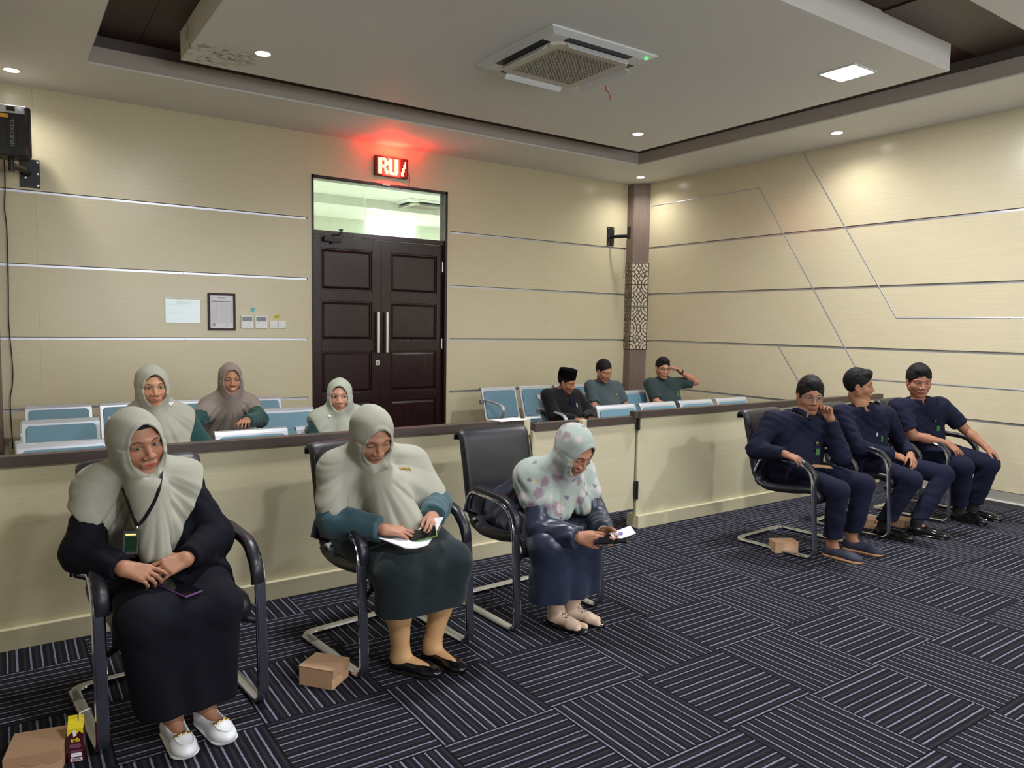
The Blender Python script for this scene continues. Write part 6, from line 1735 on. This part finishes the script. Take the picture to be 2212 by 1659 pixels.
badge(M2, 0.09, 0.15, 0.014, (0.016, 0.055)); badge(M2, 0.055, 0.12, 0.014, (0.010, 0.03), M['paper'], 'pen_clip', 'white pen clipped in the pocket')
badge(M3, 0.085, 0.15, 0.016); badge(M3, 0.075, 0.085, 0.016, (0.016, 0.022), gold, 'pin', 'small gold pin')

# --- the six people behind the partition -------------------------------------
def seated(x, y, **k):
    d = dict(hip=((x-0.10, y, 0.50), (x+0.10, y, 0.50)), kn=((x-0.12, y-0.44, 0.47), (x+0.12, y-0.44, 0.47)), an=((x-0.11, y-0.42, 0.09), (x+0.11, y-0.42, 0.09)), feet=(0.0, 0.0), res=0.009, far=True)
    d.update(k); return d
lap = [hand((0.6, -0.75, -0.2), (0, -0.3, 0.9), curl=0.4), hand((-0.6, -0.75, -0.2), (0, -0.3, 0.9), curl=0.4)]
B1 = Fig('b1', 'smiling woman in sage headscarf with a white heart pin, behind the first seated woman', None, **seated(0.84, 4.97,
    head=(0.765, 5.0, 1.125), face=(0.02, 0.05, 0.04), veiled=True, hs=1.04, wide=1.08, fat=1.05, arm=1.05,
    sh=((0.665, 5.06, 0.925), (0.945, 5.08, 0.915)), el=((0.60, 4.98, 0.72), (1.055, 4.98, 0.72)), wr=((0.70, 4.74, 0.62), (0.92, 4.74, 0.62)), hands=lap))
B1.body(skin_mat('skin_g', srgb(182, 134, 104), srgb(170, 96, 84), openness=0.85, smile=0.8))
B1.top('blouse', teal_d, off=0.014, rs=(0.070, 0.064, 0.056, 0.044), lap=0.3)
B1.skirt(teal_sk, hem=0.14)
def hemB1(s, lt, ft, P): return np.where(lt < 0.10, s-0.40, s-0.40+3.0*(lt-0.10))
B1.veil(sage, hemB1, off=0.022, arm_t=0.7, amp=0.006, nf=15, rad=0.069)
B1.inner_cap(black)
def pin_on(F, px, py, size, mat, name='brooch'):
    c = hit(F, px, py, 0.002); bm = bmesh.new()
    for dx in (-0.4, 0.4): bmesh.ops.create_icosphere(bm, subdivisions=2, radius=size*0.62, matrix=Matrix.Translation(c+Vector((dx*size*1.2, 0, size*0.25))))
    bmesh.ops.create_icosphere(bm, subdivisions=2, radius=size*0.55, matrix=Matrix.Translation(c-Vector((0, 0, size*0.3))))
    F.local_child(name, bm, mat, smooth=True)
pin_on(B1, 368, 873, 0.016, white_pin)
B2 = Fig('b2', 'laughing woman in taupe headscarf leaning forward on the bench back before her', None, **seated(1.46, 6.05,
    head=(1.44, 5.86, 1.09), face=(-0.08, 0.0, 0.02), veiled=True, hs=1.0, wide=1.0, fat=1.0,
    sh=((1.305, 5.93, 0.885), (1.595, 5.93, 0.88)), el=((1.17, 5.76, 0.79), (1.60, 5.66, 0.80)), wr=((1.03, 5.60, 0.79), (1.435, 5.42, 0.825)),
    hands=[hand((-0.7, -0.5, -0.3), (0, -0.2, 0.95), curl=0.4), hand((-0.35, -0.9, 0.05), (0.1, -0.1, 0.98), curls=[0.5, 0.6, 0.6, 0.6], spread=0.12)]))
B2.body(skin_mat('skin_h', srgb(169, 121, 94), srgb(160, 84, 76), openness=0.35, smile=1.4, teeth=True))
B2.top('blouse', teal_d, off=0.013, rs=(0.066, 0.060, 0.056, 0.044), lap=0.3)
B2.skirt(teal_sk, hem=0.14)
def hemB2(s, lt, ft, P): return s-(0.30-0.75*np.maximum(np.abs(lt)-0.12, 0))
B2.veil(taupe, hemB2, off=0.020, arm_t=0.5, amp=0.009, nf=22, rad=0.072)
B3 = Fig('b3', 'woman in pale sage headscarf looking sideways in front of the door', None, **seated(1.99, 4.97,
    head=(1.965, 4.99, 1.02), face=(-0.42, 0.02, 0.04), veiled=True, hs=0.98, wide=1.04,
    sh=((1.835, 5.05, 0.85), (2.15, 5.06, 0.85)), el=((1.79, 4.95, 0.64), (2.21, 4.95, 0.64)), wr=((1.88, 4.75, 0.60), (2.10, 4.75, 0.60)), hands=lap))
B3.body(skin_mat('skin_i', srgb(186, 138, 113), srgb(176, 84, 84), openness=0.95, gaze=-0.005))
B3.top('blouse', teal_d, off=0.014, rs=(0.068, 0.060, 0.056, 0.044), lap=0.3)
B3.skirt(teal_sk, hem=0.14)
def hemB3(s, lt, ft, P): return np.where(lt > -0.12, s-0.40, s-0.40+3.2*(-0.12-lt))
B3.veil(fabric('pale_sage_chiffon', srgb(158, 162, 148), 0.85, 0.1, 700, 0.04), hemB3, off=0.020, arm_t=0.6, amp=0.006, nf=15, rad=0.068)
pin_on(B3, 712, 900, 0.011, white_pin)
B3.inner_cap(black)
PE = Fig('pe', 'man in black velvet cap and black jacket looking down to his side', None, **seated(4.93, 6.12,
    head=(4.89, 6.08, 0.955), face=(0.42, 0.32, 0.12), hs=1.0, fat=0.98, arm=1.0,
    sh=((4.70, 6.16, 0.815), (5.05, 6.13, 0.80)), el=((4.69, 6.03, 0.60), (5.15, 6.02, 0.62)), wr=((4.80, 5.80, 0.585), (4.99, 5.80, 0.585)), hands=[hand((0.9, -0.4, 0.0), (0, -0.5, 0.85), curl=0.5), hand((-0.2, -0.9, 0.1), (0.6, -0.2, 0.7), curl=0.3)]))
PE.body(skin_mat('skin_j', srgb(156, 106, 81), srgb(136, 84, 74), openness=0.3, mous=0.3))
PE.hair(hairm, top=0.008)
PE.top('jacket', fabric('black_jacket_cloth', srgb(14, 15, 20), 0.88), off=0.018, rs=(0.074, 0.068, 0.064, 0.052), lap=0.3)
PE.collar(navy)
PE.trousers(navy, hem=0.12)
bm = bmesh.new()   # velvet cap: slightly tapering oval drum with a flat folded crown
ring0, ring1, ring2 = [], [], []
for k in range(28):
    a = 2*PI*k/28; c_, s_ = math.cos(a), math.sin(a)
    ring0.append(bm.verts.new(PE.hl(0.082*c_, -0.016+0.102*s_, 0.052))); ring1.append(bm.verts.new(PE.hl(0.074*c_, -0.018+0.100*s_, 0.136+0.016*s_))); ring2.append(bm.verts.new(PE.hl(0.050*c_, -0.018+0.082*s_, 0.141+0.013*s_)))
for A, B in ((ring0, ring1), (ring1, ring2)):
    for k in range(28): bm.faces.new((A[k], A[(k+1) % 28], B[(k+1) % 28], B[k]))
bm.faces.new(ring2)
PE.local_child('velvet_cap', bm, fabric('black_velvet', srgb(9, 9, 10), 0.95, 0.0, spec=0.05), smooth=True, sharp=0.7)
badge(PE, 0.03, 0.10, 0.019, (0.05, 0.16), navy, 'shirt_front', 'navy shirt front'); badge(PE, 0.075, 0.10, 0.019, (0.012, 0.04), M['paper'], 'pen_clip')
m2_ = Fig('m2b', 'man in grey green uniform shirt looking down, between the capped man and the column', None, **seated(5.48, 6.14,
    head=(5.42, 6.10, 1.055), face=(0.02, 0.30, 0.05), hs=1.0, wide=0.97,
    sh=((5.32, 6.20, 0.885), (5.66, 6.17, 0.87)), el=((5.29, 6.10, 0.67), (5.73, 6.08, 0.66)), wr=((5.40, 5.86, 0.60), (5.60, 5.86, 0.60)), hands=lap))
m2_.body(skin_mat('skin_k', srgb(167, 119, 91), srgb(140, 88, 76), openness=0.2, mous=0.25), sleeve='short')
m2_.hair(hairm, top=0.010, receding=0.03)
m2_.top('shirt', greyg, off=0.014, sleeve=0.45, rs=(0.070, 0.066, 0, 0), lap=0.25)
m2_.collar(greyg)
m2_.trousers(greyg, hem=0.12)
badge(m2_, 0.09, 0.09, 0.016, (0.022, 0.022), gold, 'pin')
m3_ = Fig('m3b', 'man in grey green uniform with eyeglasses and a wristwatch, hand raised behind his ear', None, **seated(6.46, 6.14,
    head=(6.345, 6.12, 1.065), face=(-0.40, 0.10, -0.05), hs=1.02, wide=0.98, ph=1.7,
    sh=((6.22, 6.20, 0.885), (6.60, 6.14, 0.885)), el=((6.22, 6.08, 0.68), (6.80, 6.02, 0.90)), wr=((6.34, 5.86, 0.60), (6.545, 6.04, 1.035)), hands=[lap[0], hand((-0.75, 0.1, 0.45), (0.3, -0.3, 0.8), curls=[0.7, 0.8, 0.9, 0.9])]))
m3_.body(skin_mat('skin_l', srgb(176, 126, 100), srgb(150, 92, 80), openness=0.6, stub=0.2), sleeve='short')
m3_.hair(hairm, top=0.012, quiff=0.004)
m3_.glasses(M['black_metal'])
m3_.top('shirt', fabric('dark_green_uniform_cloth', srgb(44, 58, 58), 0.85), off=0.014, sleeve=0.45, rs=(0.072, 0.068, 0, 0), lap=0.25)
m3_.collar(bpy.data.materials['dark_green_uniform_cloth'])
m3_.trousers(greyg, hem=0.12)
band(m3_, 1, M['rubber'], 'wristwatch', 0.029, 0.014, 0.02)
badge(m3_, 0.10, 0.12, 0.016, (0.03, 0.06))
for F in (B1, B2, B3, PE, m2_, m3_):
    for i in (0, 1): F.shoe(i, shoe_b, 'dress', res=0.012)

# --- last small things -----------------------------------------------------------
phone('smartphone', Vector((4.69, 2.99, 0.588)), (0.8, -0.6, -0.05), (0.0, -0.1, 1), 'black phone with a tan cover on the lap of the man with glasses', (0.07, 0.14, 0.010), scr=simple('tan_cover', srgb(190, 150, 100), 0.6))
t = thing('paper_sheets', 'loose white sheets lying on the partition rail beside the gate post', 'paper', (2.79, YP+0.043, 0.904), 0.06)
for k in range(3):
    bm = bmesh.new(); box2(bm, (-0.105, -0.06, 0.0012*k), (0.105, 0.06, 0.0012*k+0.001), Matrix.Rotation(0.06*k-0.03, 4, 'Z')); fin('sheet', bm, M['paper'], t)
